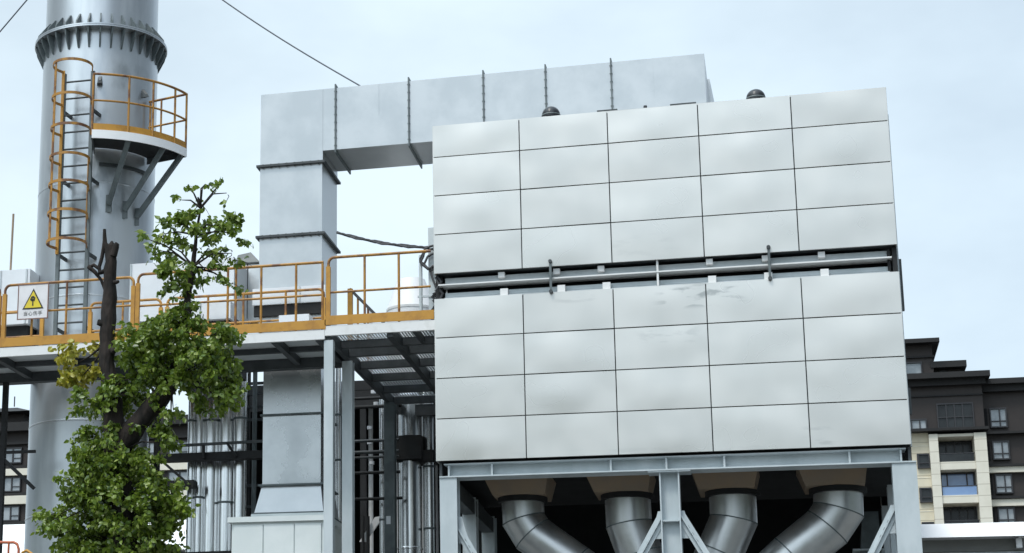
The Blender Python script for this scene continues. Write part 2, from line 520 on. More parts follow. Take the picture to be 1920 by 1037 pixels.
MB().box(0.03, 6.97, 0.45, 4.5, 7.046, 7.08).build('floor_plate', M['black'], fr)
def hcol(x0, x1, y0, y1, z0, z1, flange_axis='y', t=0.02):
    mb = MB()
    if flange_axis == 'y':
        mb.box(x0, x1, y0, y0+t, z0, z1).box(x0, x1, y1-t, y1, z0, z1).box((x0+x1)/2-t/2, (x0+x1)/2+t/2, y0+t, y1-t, z0, z1)
    else:
        mb.box(x0, x0+t, y0, y1, z0, z1).box(x1-t, x1, y0, y1, z0, z1).box(x0+t, x1-t, (y0+y1)/2-t/2, (y0+y1)/2+t/2, z0, z1)
    return mb
hcol(0.03, 0.30, 0.06, 0.36, 0, 6.82).build('column', M['steel'], fr)
hcol(6.72, 7.06, 0.06, 0.36, 0, 6.82).build('column', M['steel'], fr)
hcol(3.385, 3.68, 0.08, 0.36, 0, 6.80, 'x').build('column', M['steel'], fr)
MB().box(3.22, 3.85, 0.05, 0.38, 6.80, 6.822).build('cap_plate', M['steel'], fr)
MB().box(3.41, 3.655, 0.10, 0.21, 6.05, 6.07).box(3.41, 3.655, 0.10, 0.21, 5.3, 5.32).build('web_stiffener', M['steel'], fr)
for y in (2.1, 4.2):
    hcol(0.05, 0.28, y, y+0.26, 0, 6.84, 'y').build('column', M['steel'], fr)
    hcol(6.74, 7.04, y, y+0.26, 0, 6.84, 'y').build('column', M['steel'], fr)
MB().box(0.06, 0.26, 0.38, 4.2, 6.55, 6.80).build('side_girder', M['steel_dk'], fr)
def brace(p, q):
    p, q = Vector(p), Vector(q)
    b = MB().bar(p, q, 0.02, 0.15, (0, 1, 0)).bar(p+Vector((0, -0.02, 0)), q+Vector((0, -0.02, 0)), 0.14, 0.02, (0, 1, 0)).build('brace', M['steel'], fr)
    d = (q-p).normalized()
    s = MB()
    for t in (0.18, 0.30, 0.42):
        c = p+d*t
        s.bar(c+Vector((0, -0.034, 0)), c+d*0.045+Vector((0, -0.034, 0)), 0.03, 0.006, (0, 1, 0))
    s.build('bolt_slot', M['black'], b)
brace((3.39, 0.2, 6.12), (2.3, 0.2, 4.2))
brace((3.68, 0.2, 6.14), (4.75, 0.2, 4.2))
brace((6.72, 0.2, 6.15), (5.7, 0.2, 4.2))
brace((0.30, 0.2, 6.02), (1.4, 0.2, 4.0))
for x, s_ in ((3.39, -1), (3.68, 1), (6.72, -1), (0.30, 1)):
    MB().hexa([(x, .185, 5.8), (x+s_*.17, .185, 5.8), (x+s_*.17, .215, 5.8), (x, .215, 5.8)],
              [(x, .185, 6.22), (x+s_*.05, .185, 6.22), (x+s_*.05, .215, 6.22), (x, .215, 6.22)]).build('gusset_plate', M['steel'], fr)

# discharge ducts under the housing
def mitre(points, r, laps=None):
    """segmented pipe: each straight length keeps its own hard mitred ends"""
    mb = MB()
    P = [Vector(p) for p in points]
    n = 40
    dirs = [(P[i+1]-P[i]).normalized() for i in range(len(P)-1)]
    def plane(i):
        if i == 0:
            return dirs[0]
        if i == len(P)-1:
            return dirs[-1]
        return (dirs[i-1]+dirs[i]).normalized()
    for i in range(len(P)-1):
        d = dirs[i]
        a = Vector((0, 1, 0))
        a = (a-d*a.dot(d)).normalized()
        b = d.cross(a)
        rings = []
        for e in (i, i+1):
            nn = plane(e)
            ring = []
            for j in range(n):
                k = (a*math.cos(2*PI*j/n)+b*math.sin(2*PI*j/n))*r
                ring.append(P[e]+k-d*(k.dot(nn)/d.dot(nn)))
            rings.append(ring)
        mb.add(rings[0]+rings[1], [(j, (j+1) % n, n+(j+1) % n, n+j) for j in range(n)], True)
        if 0 < i and laps is not None:
            ring = rings[0]
            c = P[i]
            out = [c+(v-c)*1.012 for v in ring]
            laps.append(MB().add([v-d*0.01 for v in out]+[v+d*0.01 for v in out], [(j, (j+1) % n, n+(j+1) % n, n+j) for j in range(n)], True))
    return mb
ducts = [
    ((0.54, 1.60), (0.69, 1.53), 0.34, [(1.12, 6.70), (1.13, 6.36), (1.27, 6.12), (1.95, 5.60), (2.75, 5.0), (3.0, 4.3)], 'dull steel duct under the housing beside the left column, bending steeply to the right'),
    ((2.16, 3.21), (2.30, 3.14), 0.36, [(2.79, 6.70), (2.80, 6.24), (2.96, 5.75), (3.2, 5.0), (3.3, 4.3)], 'dull steel duct under the housing just left of the middle column, leaning slightly right'),
    ((3.80, 4.83), (3.91, 4.75), 0.36, [(4.41, 6.70), (4.41, 6.27), (4.17, 5.75), (3.8, 5.0), (3.7, 4.3)], 'dull steel duct under the housing just right of the middle column, leaning slightly left'),
    ((5.39, 6.43), (5.51, 6.38), 0.37, [(5.99, 6.70), (5.98, 6.38), (5.80, 6.12), (5.25, 5.68), (4.5, 5.0), (4.1, 4.3)], 'dull steel duct under the housing beside the right column, bending steeply to the left'),
]
for top, bot, r, path, lab in ducts:
    d = thing('discharge_duct', lab, 'duct', (path[0][0], 1.6, 6.7), 'discharge ducts under the housing')
    MB().hexa([(bot[0], 1.18, 6.715), (bot[1], 1.18, 6.715), (bot[1], 2.05, 6.715), (bot[0], 2.05, 6.715)],
              [(top[0], 1.05, 7.046), (top[1], 1.05, 7.046), (top[1], 2.2, 7.046), (top[0], 2.2, 7.046)]).build('hopper', M['rust'], d)
    x = path[0][0]
    MB().cyl((x, 1.6, 6.63), (x, 1.6, 6.714), r+0.06, n=40).build('flange', M['black'], d)
    laps = []
    pp_ = mitre([(a, 1.6, b) for a, b in path]+[(path[-1][0], 1.6, 0)], r, laps).build('pipe', M['inox2'], d)
    for q_ in laps[:-1]:
        q_.build('lap_seam', M['steel_mid'], pp_)
# dim plant at the right of the ducts
d = thing('riser_box', 'grey tapered sheet-metal riser in shade behind the rightmost bent duct', 'duct')
MB().hexa([(6.22, 2.9, 5.0), (6.65, 2.9, 5.0), (6.65, 3.3, 5.0), (6.22, 3.3, 5.0)], [(6.38, 2.9, 6.55), (6.62, 2.9, 6.55), (6.62, 3.3, 6.55), (6.38, 3.3, 6.55)]).build('body', M['steel_mid'], d)
MB().box(6.2, 6.68, 2.88, 3.32, 5.92, 5.95).build('flange', M['steel'], d)

# ------------------------------------------------------------------ overhead duct
D0, D1 = 2.2, 3.38
od = thing('overhead_duct', 'galvanised square duct rising behind the walkway and running level behind the housing roof', 'duct', (-2.9, 2.8, 6.6))
hr = MB().box(-2.372, 4.28, D0, D1, 13.20, 14.37).build('level_run', M['galv'], od)
MB().hexa([(3.1, D1+.001, 13.21), (4.32, D1+.001, 13.21), (4.42, 6.55, 13.21), (3.1, 6.55, 13.21)], [(3.1, D1+.001, 14.365), (4.32, D1+.001, 14.365), (4.42, 6.55, 14.365), (3.1, 6.55, 14.365)]).build('return_leg', M['galv'], od)
MB().box(2.9, 4.275, D0+.02, D1-.02, 12.67, 13.198).build('drop_leg', M['galv'], od)
MB().hexa([(-3.53, D0, 12.99), (-2.375, D0, 12.99), (-2.375, D1, 12.99), (-3.53, D1, 12.99)], [(-3.53, D0, 14.37), (-2.375, D0, 14.37), (-2.375, D1, 14.37), (-3.53, D1, 14.37)]).build('corner_box', M['galv'], od)
MB().box(-3.53, -2.385, D0, D1, 9.9, 12.985).build('riser', M['galv'], od)
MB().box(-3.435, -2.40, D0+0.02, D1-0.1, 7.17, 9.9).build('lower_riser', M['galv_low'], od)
MB().hexa([(-3.56, D0-.06, 6.66), (-2.33, D0-.06, 6.66), (-2.33, D1, 6.66), (-3.56, D1, 6.66)], [(-3.44, D0+.02, 7.168), (-2.40, D0+.02, 7.168), (-2.40, D1-.1, 7.168), (-3.44, D1-.1, 7.168)]).build('flared_foot', M['galv'], od)
MB().box(-3.60, -2.30, D0-0.1, D1+.04, 6.55, 6.66).build('base_collar', M['cab'], od)
def ring_x(x, z0, z1, pr=0.065, w=0.024):
    fl = MB().box(x-w/2, x+w/2, D0-.035, D0-.001, z0-pr, z1+pr).box(x-w/2, x+w/2, D1+.001, D1+.035, z0-pr, z1+pr).box(x-w/2, x+w/2, D0, D1, z0-pr, z0-.001).box(x-w/2, x+w/2, D0, D1, z1+.001, z1+pr).build('flange', M['steel_mid'], od)
    for k in range(8):
        z = z0+0.07+(z1-z0-0.14)*k/7
        MB().cyl((x-0.024, D0-0.02, z), (x+0.024, D0-0.02, z), 0.010, n=8).build('bolt', M['steel_mid'], fl)
for x in (-2.14, -0.81, 0.515, 1.60, 2.72):
    ring_x(x, 13.20, 14.37)
def ring_z(z, x0, x1, y0=D0, y1=D1, pr=0.06, w=0.04, m='steel_dk', bolts=True):
    fl = MB().box(x0-pr, x1+pr, y0-pr, y0-.001, z-w/2, z+w/2).box(x0-pr, x1+pr, y1+.001, y1+pr, z-w/2, z+w/2).box(x0-pr, x0-.001, y0, y1, z-w/2, z+w/2).box(x1+.001, x1+pr, y0, y1, z-w/2, z+w/2).build('flange', M[m], od)
    if not bolts:
        return
    for k in range(8):
        x = x0+0.06+(x1-x0-0.12)*k/7
        MB().cyl((x, y0-0.035, z-0.04), (x, y0-0.035, z+0.03), 0.014, n=8).build('bolt', M[m], fl)
ring_z(12.985, -3.53, -2.385)
ring_z(11.655, -3.53, -2.385)
ring_z(8.41, -3.435, -2.40, D0+.02, D1-.1, 0.045, 0.03, 'steel_mid', False)
ring_z(7.17, -3.435, -2.40, D0+.02, D1-.1, 0.06, 0.03, 'steel_mid', False)
ring_z(6.67, -3.56, -2.33, D0-.06, D1, 0.03, 0.03, 'steel_mid', False)
MB().box(0.0, 0.04, 2.4, 2.44, 14.371, 14.41).box(-2.75, -2.70, 2.4, 2.45, 14.371, 14.43).box(3.3, 3.35, 2.4, 2.45, 14.371, 14.42).box(1.15, 1.18, 2.4, 2.43, 14.371, 14.40).build('roof_lug', M['steel'], od)
# vertical sheet seams on the level run
MB().box(-1.36, -1.35, D0-.006, D0-.001, 13.8, 14.36).box(3.42, 3.43, D0-.004, D0-.001, 13.2, 14.37).build('sheet_seam', M['galv'], od)

# ------------------------------------------------------------------ lower cabinet
cb = thing('equipment_cabinet', 'pale grey-green cabinet with three plain doors below the flared duct foot', 'cabinet', (-3, 2.2, 4))
MB().box(-3.80, -2.20, 1.62, 3.3, 0.15, 6.44).build('body', M['cab'], cb)
MB().box(-3.86, -2.14, 1.55, 3.36, 6.44, 6.53).build('lid', M['cab'], cb)
for x0, x1 in ((-3.76, -3.25), (-3.23, -2.71), (-2.69, -2.24)):
    MB().box(x0, x1, 1.592, 1.618, 3.0, 6.40).build('door', M['cab'], cb)
MB().box(-3.9, -2.1, 1.5, 3.4, 0, 0.15).build('plinth', M['kerb'], cb)

# ------------------------------------------------------------------ chimney
TC = (-7.18, 3.6)
RT = 1.12
ch = thing('chimney', 'tall silver-grey round steel chimney with bolted flange ring, left of the tree', 'chimney', (TC[0], TC[1], 0))
zr = at(312, 95, 3.6).z+0.15
prof = [(RT, 0)]
for z in (2.0, 4.2, 6.83, 8.55, 10.9, 13.1):
    prof += [(RT, z-.02), (RT+.006, z-.012), (RT+.006, z+.012), (RT, z+.02)]
prof += [(RT, zr-.02)]
MB().lathe(TC, prof, 96).build('lower_shaft', M['tower'], ch)
MB().lathe(TC, [(RT-.02, zr+.02), (RT-.02, 20), (RT-.012, 20.02), (RT-.02, 20.04), (RT-.02, 27), (RT-.2, 27)], 96).build('upper_shaft', M['tower'], ch)
RO = 1.30
for z_ in (6.83, 8.55, 10.9):
    MB().lathe(TC, [(RT+.001, z_-.014), (RT+.0085, z_-.009), (RT+.0085, z_+.009), (RT+.001, z_+.014)], 96).build('weld_seam', M['galv_low'], ch)
mb = MB().lathe(TC, [(RT-.05, zr-.03), (RO, zr-.03)], 96).lathe(TC, [(RO, zr-.03), (RO, zr-.004), (RO-.01, zr-.002), (RO-.01, zr+.002), (RO, zr+.004), (RO, zr+.03)], 96).lathe(TC, [(RO, zr+.03), (RT-.05, zr+.03)], 96)
mb.build('flange_ring', M['tower'], ch)
NF = 34
for k in range(NF):
    t = 2*PI*(k+0.3)/NF
    c, s_ = math.cos(t), math.sin(t)
    tx, ty = -s_*0.015, c*0.015
    mb = MB()
    for sgn, h in ((1, 0.30), (-1, -0.40)):
        prf = [(RT-.03, zr+sgn*.031), (RO-.015, zr+sgn*.031), (RO-.03, zr+sgn*.031+h*.25), (RT-.0, zr+h), (RT-.03, zr+h)]
        if sgn < 0:
            prf = [(RT-.01, zr-.031), (RO-.015, zr-.031), (RO-.04, zr-.031+h*.3), (RT+.02, zr+h), (RT-.01, zr+h)]
        a = [(TC[0]+r*c+tx, TC[1]+r*s_+ty, z) for r, z in prf]
        b = [(TC[0]+r*c-tx, TC[1]+r*s_-ty, z) for r, z in prf]
        n = len(prf)
        mb.add(a+b, [tuple(range(n)), tuple(range(2*n-1, n-1, -1))]+[(i, (i+1) % n, n+(i+1) % n, n+i) for i in range(n)])
    mb.build('gusset', M['steel_mid'], ch)  # darker grey paints in the shade on the gusset sides
def on_tower(theta, r, z):
    return Vector((TC[0]+r*math.sin(theta), TC[1]-r*math.cos(theta), z))
for px, py in ((183, 146), (243, 149)):
    p = at(px, py, 2.42)
    th = math.asin((p.x-TC[0])/RT)
    a = on_tower(th, RT, p.z)
    b = on_tower(th, RT+0.12, p.z-0.05)
    MB().hexa([a+Vector((-.06, 0, -.10)), a+Vector((.06, 0, -.10)), b+Vector((.05, 0, -.05)), b+Vector((-.05, 0, -.05))],
              [a+Vector((-.04, 0, .08)), a+Vector((.04, 0, .08)), b+Vector((.02, 0, .01)), b+Vector((-.02, 0, .01))]).build('lifting_lug', M['steel_dk'], ch)

# chimney platform
ZP = 13.76
sp = thing('chimney_platform', 'curved work platform with ochre handrail on the chimney, above three knee braces', 'platform', (TC[0]+1, TC[1]-1.4, ZP))
T0, T1 = R(17), R(75)
RI, RP = RT+.03, 2.05
MB().arcbox(TC, RI, RP-.02, ZP-.015, ZP, T0, T1).build('deck', M['black'], sp)
MB().arcbox(TC, RP-.02, RP, ZP-.14, ZP+.02, T0, T1).build('fascia', M['white2'], sp)
for t_ in (T0, T1):
    MB().bar(on_tower(t_, RI, ZP-.07), on_tower(t_, RP-.02, ZP-.07), .02, .14).build('end_channel', M['steel_dk'], sp)
MB().arcbox(TC, RP-.035, RP-.022, ZP+.021, ZP+.15, T0, T1).build('toe_board', M['ochre'], sp)
for hgt, nm, r in ((1.12, 'handrail', .024), (0.60, 'mid_rail', .02)):
    path = [on_tower(T0+(T1-T0)*i/24, RP-.03, ZP+hgt) for i in range(25)]
    path += [on_tower(T1, RP-.03-(RP-RI-.05)*k/4, ZP+hgt) for k in (0.3, 2, 4)]
    MB().tube(path, r).build(nm, M['rail'], sp)
for th in (T0, R(36), R(50), R(65), T1):
    MB().cyl(on_tower(th, RP-.03, ZP-.08), on_tower(th, RP-.03, ZP+1.12), .022, n=10).build('post', M['rail'], sp)
for rr in (RI+.05, RI+.3):
    MB().cyl(on_tower(T1, rr, ZP), on_tower(T1, rr, ZP+1.12), .02, n=10).build('post', M['rail'], sp)
for (ta, tb, zb) in ((R(37), R(32), 12.66), (R(59), R(48), 12.58), (R(74), R(62), 12.50)):
    k = MB().bar(on_tower(ta, RP-.1, ZP-.1), on_tower(tb, RT+.03, zb), .085, .085, (1, 0, 0)).build('knee_brace', M['steel_mid'], sp)
    c = on_tower(tb, RT+.012, zb)
    MB().bar(c-Vector((0, 0, .16)), c+Vector((0, 0, .18)), .13, .03, (0, 1, 0)).build('wall_plate', M['steel_mid'], k)
MB().arcbox(TC, RT+.003, RT+.05, ZP-.36, ZP-.30, R(22), R(78)).build('support_ring', M['steel_dk'], sp)

# ladder with cage
ld = thing('caged_ladder', 'grey steel ladder with ochre hooped safety cage climbing the chimney', 'ladder', (-7.1, 2.2, 9.4))
LX0, LX1, LY = -7.37, -6.80, 2.17
for x, nm in ((LX0, 'stringer'), (LX1, 'stringer')):
    MB().box(x-.035, x+.035, LY-.012, LY+.045, 9.45, 15.15).build(nm, M['steel_mid'], ld)
z = 9.62
while z < 15.1:
    MB().cyl((LX0+.036, LY+.015, z), (LX1-.036, LY+.015, z), .019, n=8).build('rung', M['steel_dk'], ld)
    z += 0.335
cc = ((LX0+LX1)/2, LY-.30)
RC = .37
def cage_pt(t, z):
    return Vector((cc[0]+RC*math.sin(t), cc[1]-RC*math.cos(t), z))
for z in (15.16, 14.50, 13.90, 13.33, 12.80, 12.25, 11.70):
    pts = [Vector((LX0, LY-.01, z))]+[cage_pt(R(-125)+R(250)*i/22, z) for i in range(23)]+[Vector((LX1, LY-.01, z))]
    mb = MB()
    n = len(pts)
    vs = []
    for i, p in enumerate(pts):
        q = Vector((p.x-cc[0], p.y-cc[1], 0)).normalized()*.008
        for dz, o in ((-.025, -1), (-.025, 1), (.025, 1), (.025, -1)):
            vs.append(p+q*o+Vector((0, 0, dz)))
    fs = [(i*4+k, i*4+(k+1) % 4, (i+1)*4+(k+1) % 4, (i+1)*4+k) for i in range(n-1) for k in range(4)]
    mb.add(vs, fs).build('cage_hoop', M['rail'], ld)
for td, z0, z1 in ((-92, 11.68, 15.18), (-40, 11.68, 15.18), (95, 11.68, 13.35)):
    p = cage_pt(R(td), 0)
    q = Vector((p.x-cc[0], p.y-cc[1], 0)).normalized()
    MB().bar(Vector((p.x, p.y, z0))-q*.014, Vector((p.x, p.y, z1))-q*.014, .055, .012, q).build('cage_strap', M['rail'], ld)
MB().box(LX0-.036, LX0+.02, LY-.04, LY-.013, 11.6, 15.2).build('cage_strap', M['ochre'], ld)
for z in (10.2, 11.6, 13.05, 14.4):
    for x in (LX0, LX1):
        MB().bar((x, LY+.046, z), (x+.05, 2.52, z-.02), .04, .06).build('wall_bracket', M['steel_dk'], ld)

# ------------------------------------------------------------------ walkway (left) and platform (right)
WY0, WY1 = 0.30, 2.06
ZD = 9.39
wk = thing('walkway', 'long raised steel walkway with white edge channel passing in front of the chimney', 'walkway', (-5, 1.2, 0))
MB().box(-12, -1.885, WY0+.06, WY1, ZD-.04, ZD-.002).build('deck', M['deckplate'], wk)
MB().box(-12, -1.885, WY0, WY0+.055, ZD-.155, ZD+.005).build('edge_channel', M['fascia'], wk)
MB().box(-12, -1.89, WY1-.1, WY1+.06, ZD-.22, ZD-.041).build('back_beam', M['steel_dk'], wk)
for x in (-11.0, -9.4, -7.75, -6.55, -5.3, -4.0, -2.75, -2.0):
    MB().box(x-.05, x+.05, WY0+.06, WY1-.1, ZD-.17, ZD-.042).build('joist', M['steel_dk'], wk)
MB().box(-12, -1.9, 1.15, 1.23, ZD-.13, ZD-.043).build('stringer', M['steel_dk'], wk)
for x in (-11.8,):
    MB().box(x-.06, x+.06, 1.84, 1.96, 0, ZD-.221).build('leg', M['steel_dk'], wk)
pf = thing('platform', 'square raised platform with open steel grating beside the housing, on grey columns', 'platform', (-1, 3, 0))
ZQ = 9.445
mb = MB()
x = -1.83
while x < -0.03:
    mb.box(x, x+.028, .37, 6.48, ZQ-.016, ZQ-.004)
    x += .05
y = .45
while y < 6.45:
    mb.box(-1.83, -.03, y, y+.012, ZQ-.028, ZQ-.017)
    y += .33
mb.build('grating', M['grate'], pf)
MB().box(-1.88, -.03, WY0, WY0+.055, ZQ-.155, ZQ+.01).build('edge_channel', M['fascia'], pf)
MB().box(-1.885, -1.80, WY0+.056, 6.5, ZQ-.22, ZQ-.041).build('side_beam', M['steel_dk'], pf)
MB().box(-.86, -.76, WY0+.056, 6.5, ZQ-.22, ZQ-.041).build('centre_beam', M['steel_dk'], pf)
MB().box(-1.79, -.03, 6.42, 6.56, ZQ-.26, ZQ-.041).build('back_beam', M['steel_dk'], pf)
for y in (1.18, 1.78, 2.72, 3.72, 4.72, 5.72):
    for xa, xb in ((-1.795, -.865), (-.755, -.03)):
        MB().box(xa, xb, y-.05, y+.05, ZQ-.17, ZQ-.042).build('joist', M['steel_dk'], pf)
MB().box(-.44, -.38, WY0+.056, 1.12, ZQ-.16, ZQ-.042).build('joist', M['steel_dk'], pf)
MB().hexa([(-1.90, .33, 0), (-1.75, .33, 0), (-1.75, .47, 0), (-1.90, .47, 0)], [(-1.90, .33, 9.22), (-1.75, .33, 9.22), (-1.75, .47, 9.22), (-1.90, .47, 9.22)]).build('column', M['steel'], pf)
hcol(-1.92, -1.74, 1.75, 1.93, 0, 9.2, 'y', .018).build('column', M['steel'], pf)
c = hcol(-1.90, -1.70, 5.2, 5.4, 0, 9.2, 'y', .018).build('column', M['steel_mid'], pf)
MB().box(-1.86, -1.78, 5.185, 5.198, 6.9, 7.05).build('tag_plate', M['white'], c)

# guardrails
def guardrail(label, xs, Y, zd, zt, zm, toe=True, roundl=True, roundr=True, group='ochre guardrails of the raised walkway', toe_m='ochre', toe_h=.155, ends=.035):
    x0, x1 = xs[0], xs[-1]
    t = thing('guardrail', label, 'guardrail', ((x0+x1)/2, Y, zd), group)
    k = .10
    path = []
    if roundl:
        path += [(x0, Y, zd+.02), (x0, Y, zt-k)]+[(x0+k-k*math.cos(a), Y, zt-k+k*math.sin(a)) for a in (R(25), R(50), R(70))]
        path += [(x0+k, Y, zt)]
    else:
        path += [(x0, Y, zt)]
    if roundr:
        path += [(x1-k, Y, zt)]+[(x1-k+k*math.sin(a), Y, zt-k+k*math.cos(a)) for a in (R(20), R(45), R(70))]+[(x1, Y, zt-k), (x1, Y, zd+.02)]
    else:
        path += [(x1, Y, zt)]
    MB().tube(path, .025).build('top_rail', M['rail'], t)
    MB().tube([(x0+.01, Y, zm), (x1-.01, Y, zm)], .02).build('mid_rail', M['rail'], t)
    inner = xs[1:-1]
    for x in inner:
        MB().cyl((x, Y, zd-.02), (x, Y, zt-.01), .021, n=10).build('post', M['rail'], t)
    for x, rr in ((x0, roundl), (x1, roundr)):
        if not rr:
            continue
        MB().box(x-ends, x+ends, Y-.03, Y+.03, zd, zt-.16).build('end_post', M['ochre'] if zd > 9 else M['orange'], t)
    if toe:
        MB().box(x0-.05, x1+.05, Y-.05, Y-.031, zd+.01, zd+.01+toe_h).build('toe_board', M[toe_m], t)
    return t
GY = .34
guardrail('ochre guardrail section on the walkway carrying the warning sign, in front of the chimney', [-7.60, -7.08, -5.72, -5.62, -6.45, -5.235], GY, ZD+.006, 10.52, 10.02)
guardrail('ochre guardrail section on the walkway behind the leafy tree and before the square riser', [-5.155, -4.3, -3.56, -3.42, -2.98, -2.38, -1.93, -1.915], GY, ZD+.006, 10.56, 10.0, True, True, False)
guardrail('ochre guardrail section on the grating platform running up to the housing', [-1.83, -1.22, -.65, -.12], GY, ZQ+.012, 10.63, 10.03, True, True, False)
guardrail('ochre guardrail section starting at the left picture edge beyond the sign', [-12, -10, -8.6, -7.70], GY, ZD+.006, 10.5, 10.0)
BY = 1.98
guardrail('rear ochre guardrail section on the walkway behind the dead trunk', [-6.62, -6.0, -5.28], BY, ZD, 10.57, 10.05)
guardrail('rear ochre guardrail section on the walkway in front of the square riser', [-5.16, -4.4, -3.75, -2.98, -2.30], BY, ZD, 10.57, 10.05)
guardrail('rear ochre guardrail section behind the warning sign at the walkway left end', [-9.5, -8.6, -7.55], BY, ZD, 10.5, 10.02)
# stair rail dropping at the back of the platform
st = thing('stair_rail', 'short ochre post with dark rail sloping down to the right, behind the platform guardrail', 'stair rail', (-1.5, 3, ZQ))
p0, p1 = at(656, 542, 3.0), at(706, 592, 3.0)
MB().box(p0.x-.035, p0.x+.05, 2.96, 3.04, ZQ, p0.z).build('post', M['ochre'], st)
MB().bar(p0, (p0.x+(p1.x-p0.x)*1.6, 3.0, p0.z+(p1.z-p0.z)*1.6), .05, .05).build('sloping_rail', M['cable'], st)
a = at(671, 556, 3.0)
MB().cyl((a.x, 3.0, ZQ), a, .02, n=8).build('baluster', M['rail'], st)
a = at(690, 576, 3.0)
MB().cyl((a.x, 3.0, ZQ), a, .02, n=8).build('baluster', M['rail'], st)

# warning sign
sg = thing('warning_sign', 'white warning board with a yellow hand-hazard triangle hung on the left guardrail', 'sign', (-7.0, .26, 9.9))
MB().box(-7.31, -6.77, .262, .272, 9.88, 10.48).build('board', M['sign_white'], sg)
MB().box(-7.325, -7.31, .255, .275, 9.865, 10.495).box(-6.77, -6.755, .255, .275, 9.865, 10.495).box(-7.31, -6.77, .255, .275, 9.865, 9.88).box(-7.31, -6.77, .255, .275, 10.48, 10.495).build('edge_strip', M['sign_edge'], sg)
def tri(cx, z0, w, h, y0, y1):
    a = [(cx-w, y0, z0), (cx+w, y0, z0), (cx, y0, z0+h)]
    b = [(x, y1, z) for x, _, z in a]
    return MB().add(a+b, [(0, 1, 2), (5, 4, 3), (0, 3, 4, 1), (1, 4, 5, 2), (2, 5, 3, 0)])
tri(-7.035, 10.045, .195, .365, .2560, .2610).build('triangle_border', M['sign_black'], sg)
tri(-7.035, 10.066, .158, .297, .2500, .2555).build('triangle', M['sign_yellow'], sg)
h = MB().box(-7.048, -7.026, .2445, .2485, 10.10, 10.20)
for k, (dx, dz, l) in enumerate(((-.045, .175, .035), (-.03, .205, .04), (-.008, .215, .04), (.012, .212, .035), (.032, .195, .03))):
    h.bar((-7.036+dx*.8, .2465, 10.05+dz-.03), (-7.036+dx, .2465, 10.05+dz+l*.2), .02, .004, (0, 1, 0))
h.box(-7.072, -7.002, .2445, .2485, 10.185, 10.222)
h.build('hand_symbol', M['sign_black'], sg)
def text(body, x, y, z, size, material, parent, name):
    c = bpy.data.curves.new(name, 'FONT')
    c.body = body
    c.size = size
    c.align_x = 'CENTER'
    c.extrude = .001
    c.space_character = 1.12
    o = bpy.data.objects.new(name+'_curve', c)
    COL.objects.link(o)
    bpy.context.view_layer.update()
    me = bpy.data.meshes.new_from_object(o.evaluated_get(bpy.context.evaluated_depsgraph_get()))
    bpy.data.objects.remove(o)
    me.transform(Matrix.Translation((x, y, z)) @ Matrix.Rotation(PI/2, 4, 'X'))
    me.materials.clear()
    me.materials.append(material)
    q = bpy.data.objects.new(name, me)
    COL.objects.link(q)
    q.parent = parent
    q.location = -parent.location
    return q
text('当心伤手', -7.035, .2600, 9.935, .085, M['sign_black'], sg, 'lettering')

# white plant boxes behind the walkway
def wbox(label, x0, x1, y0, y1, z0, z1, seams=(), name='plant_casing', legs=True):
    t = thing(name, label, 'casing', ((x0+x1)/2, (y0+y1)/2, ZD))
    b = MB().box(x0, x1, y0, y1, z0, z1).build('body', M['white'], t)
    for s_ in seams:
        MB().box(s_-.03, s_+.0, y0-.02, y0-.002, z0+.005, z1-.005).build('corner_trim', M['steel'], b)
    if legs:
        MB().box(x0+.05, x1-.05, y0+.12, y1, ZD-.02, z0).build('base', M['black'], t)
    return t
wbox('white sheet-metal casing at the left picture edge beside the chimney', -9.6, -7.98, 2.35, 3.0, 10.37, 11.42, (-8.55, -8.03))
wbox('white sheet-metal casing right of the chimney, half hidden by the tree', -6.06, -4.08, 2.5, 3.6, 10.32, 11.42, (-6.03,))
wbox('low white casing behind the rear rail to the left of the square riser', -5.3, -4.05, 2.2, 2.44, 10.20, 10.52, (-4.6,))
wbox('white collar casing wrapped around the square riser just above the walkway', -3.62, -2.30, 2.10, 2.19, 10.38, 10.68, (-2.75,), 'riser_collar', False)
B(-3.6, -2.32, 2.13, 2.19, 10.18, 10.375).build('dark_skirt', M['black'], bpy.data.objects['riser_collar'])
wbox('small white junction box standing on the walkway in front of the riser', -2.95, -2.42, 1.4, 1.7, 9.72, 9.98, (), 'junction_box')
vs_ = thing('metal_vessel', 'dull grey steel vessel with sloping top left of the square riser', 'vessel', (-4.08, 3.9, 9))
MB().box(-4.32, -3.84, 3.4, 3.9, 10.45, 11.56).build('body', M['inox2'], vs_)
MB().hexa([(-4.32, 3.4, 11.56), (-3.84, 3.4, 11.56), (-3.84, 3.9, 11.56), (-4.32, 3.9, 11.56)], [(-4.30, 3.5, 11.76), (-4.05, 3.5, 11.80), (-4.05, 3.8, 11.80), (-4.30, 3.8, 11.76)]).build('cap', M['steel_mid'], vs_)
MB().box(-4.36, -3.80, 3.36, 3.94, 11.54, 11.565).box(-4.09, -4.07, 3.385, 3.4, 10.5, 11.56).build('seam_band', M['steel_dk'], vs_)
MB().box(-4.5, -4.33, 3.42, 3.9, 10.1, 11.65).build('side_panel', M['black'], vs_)
si = thing('white_silo', 'pale white silo with conical top far behind the platform guardrail', 'silo', (-2.15, 9.3, 0))
MB().lathe((-2.15, 9.4), [(.52, 0), (.52, 12.1), (.30, 12.75), (.0, 12.78)], 40).build('shell', M['white2'], si)
MB().lathe((-2.15, 9.4), [(.53, 12.05), (.53, 12.1)], 40).build('rim', M['fascia'], si)
MB().cyl((-2.95, 9, 0), (-2.95, 9, 12.05), .05, n=10).build('side_pipe', M['fascia'], si)
ro = thing('lightning_rod', 'thin dark rod standing upright on the left white casing', 'rod', (-8.48, 2.6, 11.42))
MB().cyl((-8.48, 2.6, 11.42), (-8.47, 2.6, 12.60), .022, n=8).build('shaft', M['rust'], ro)
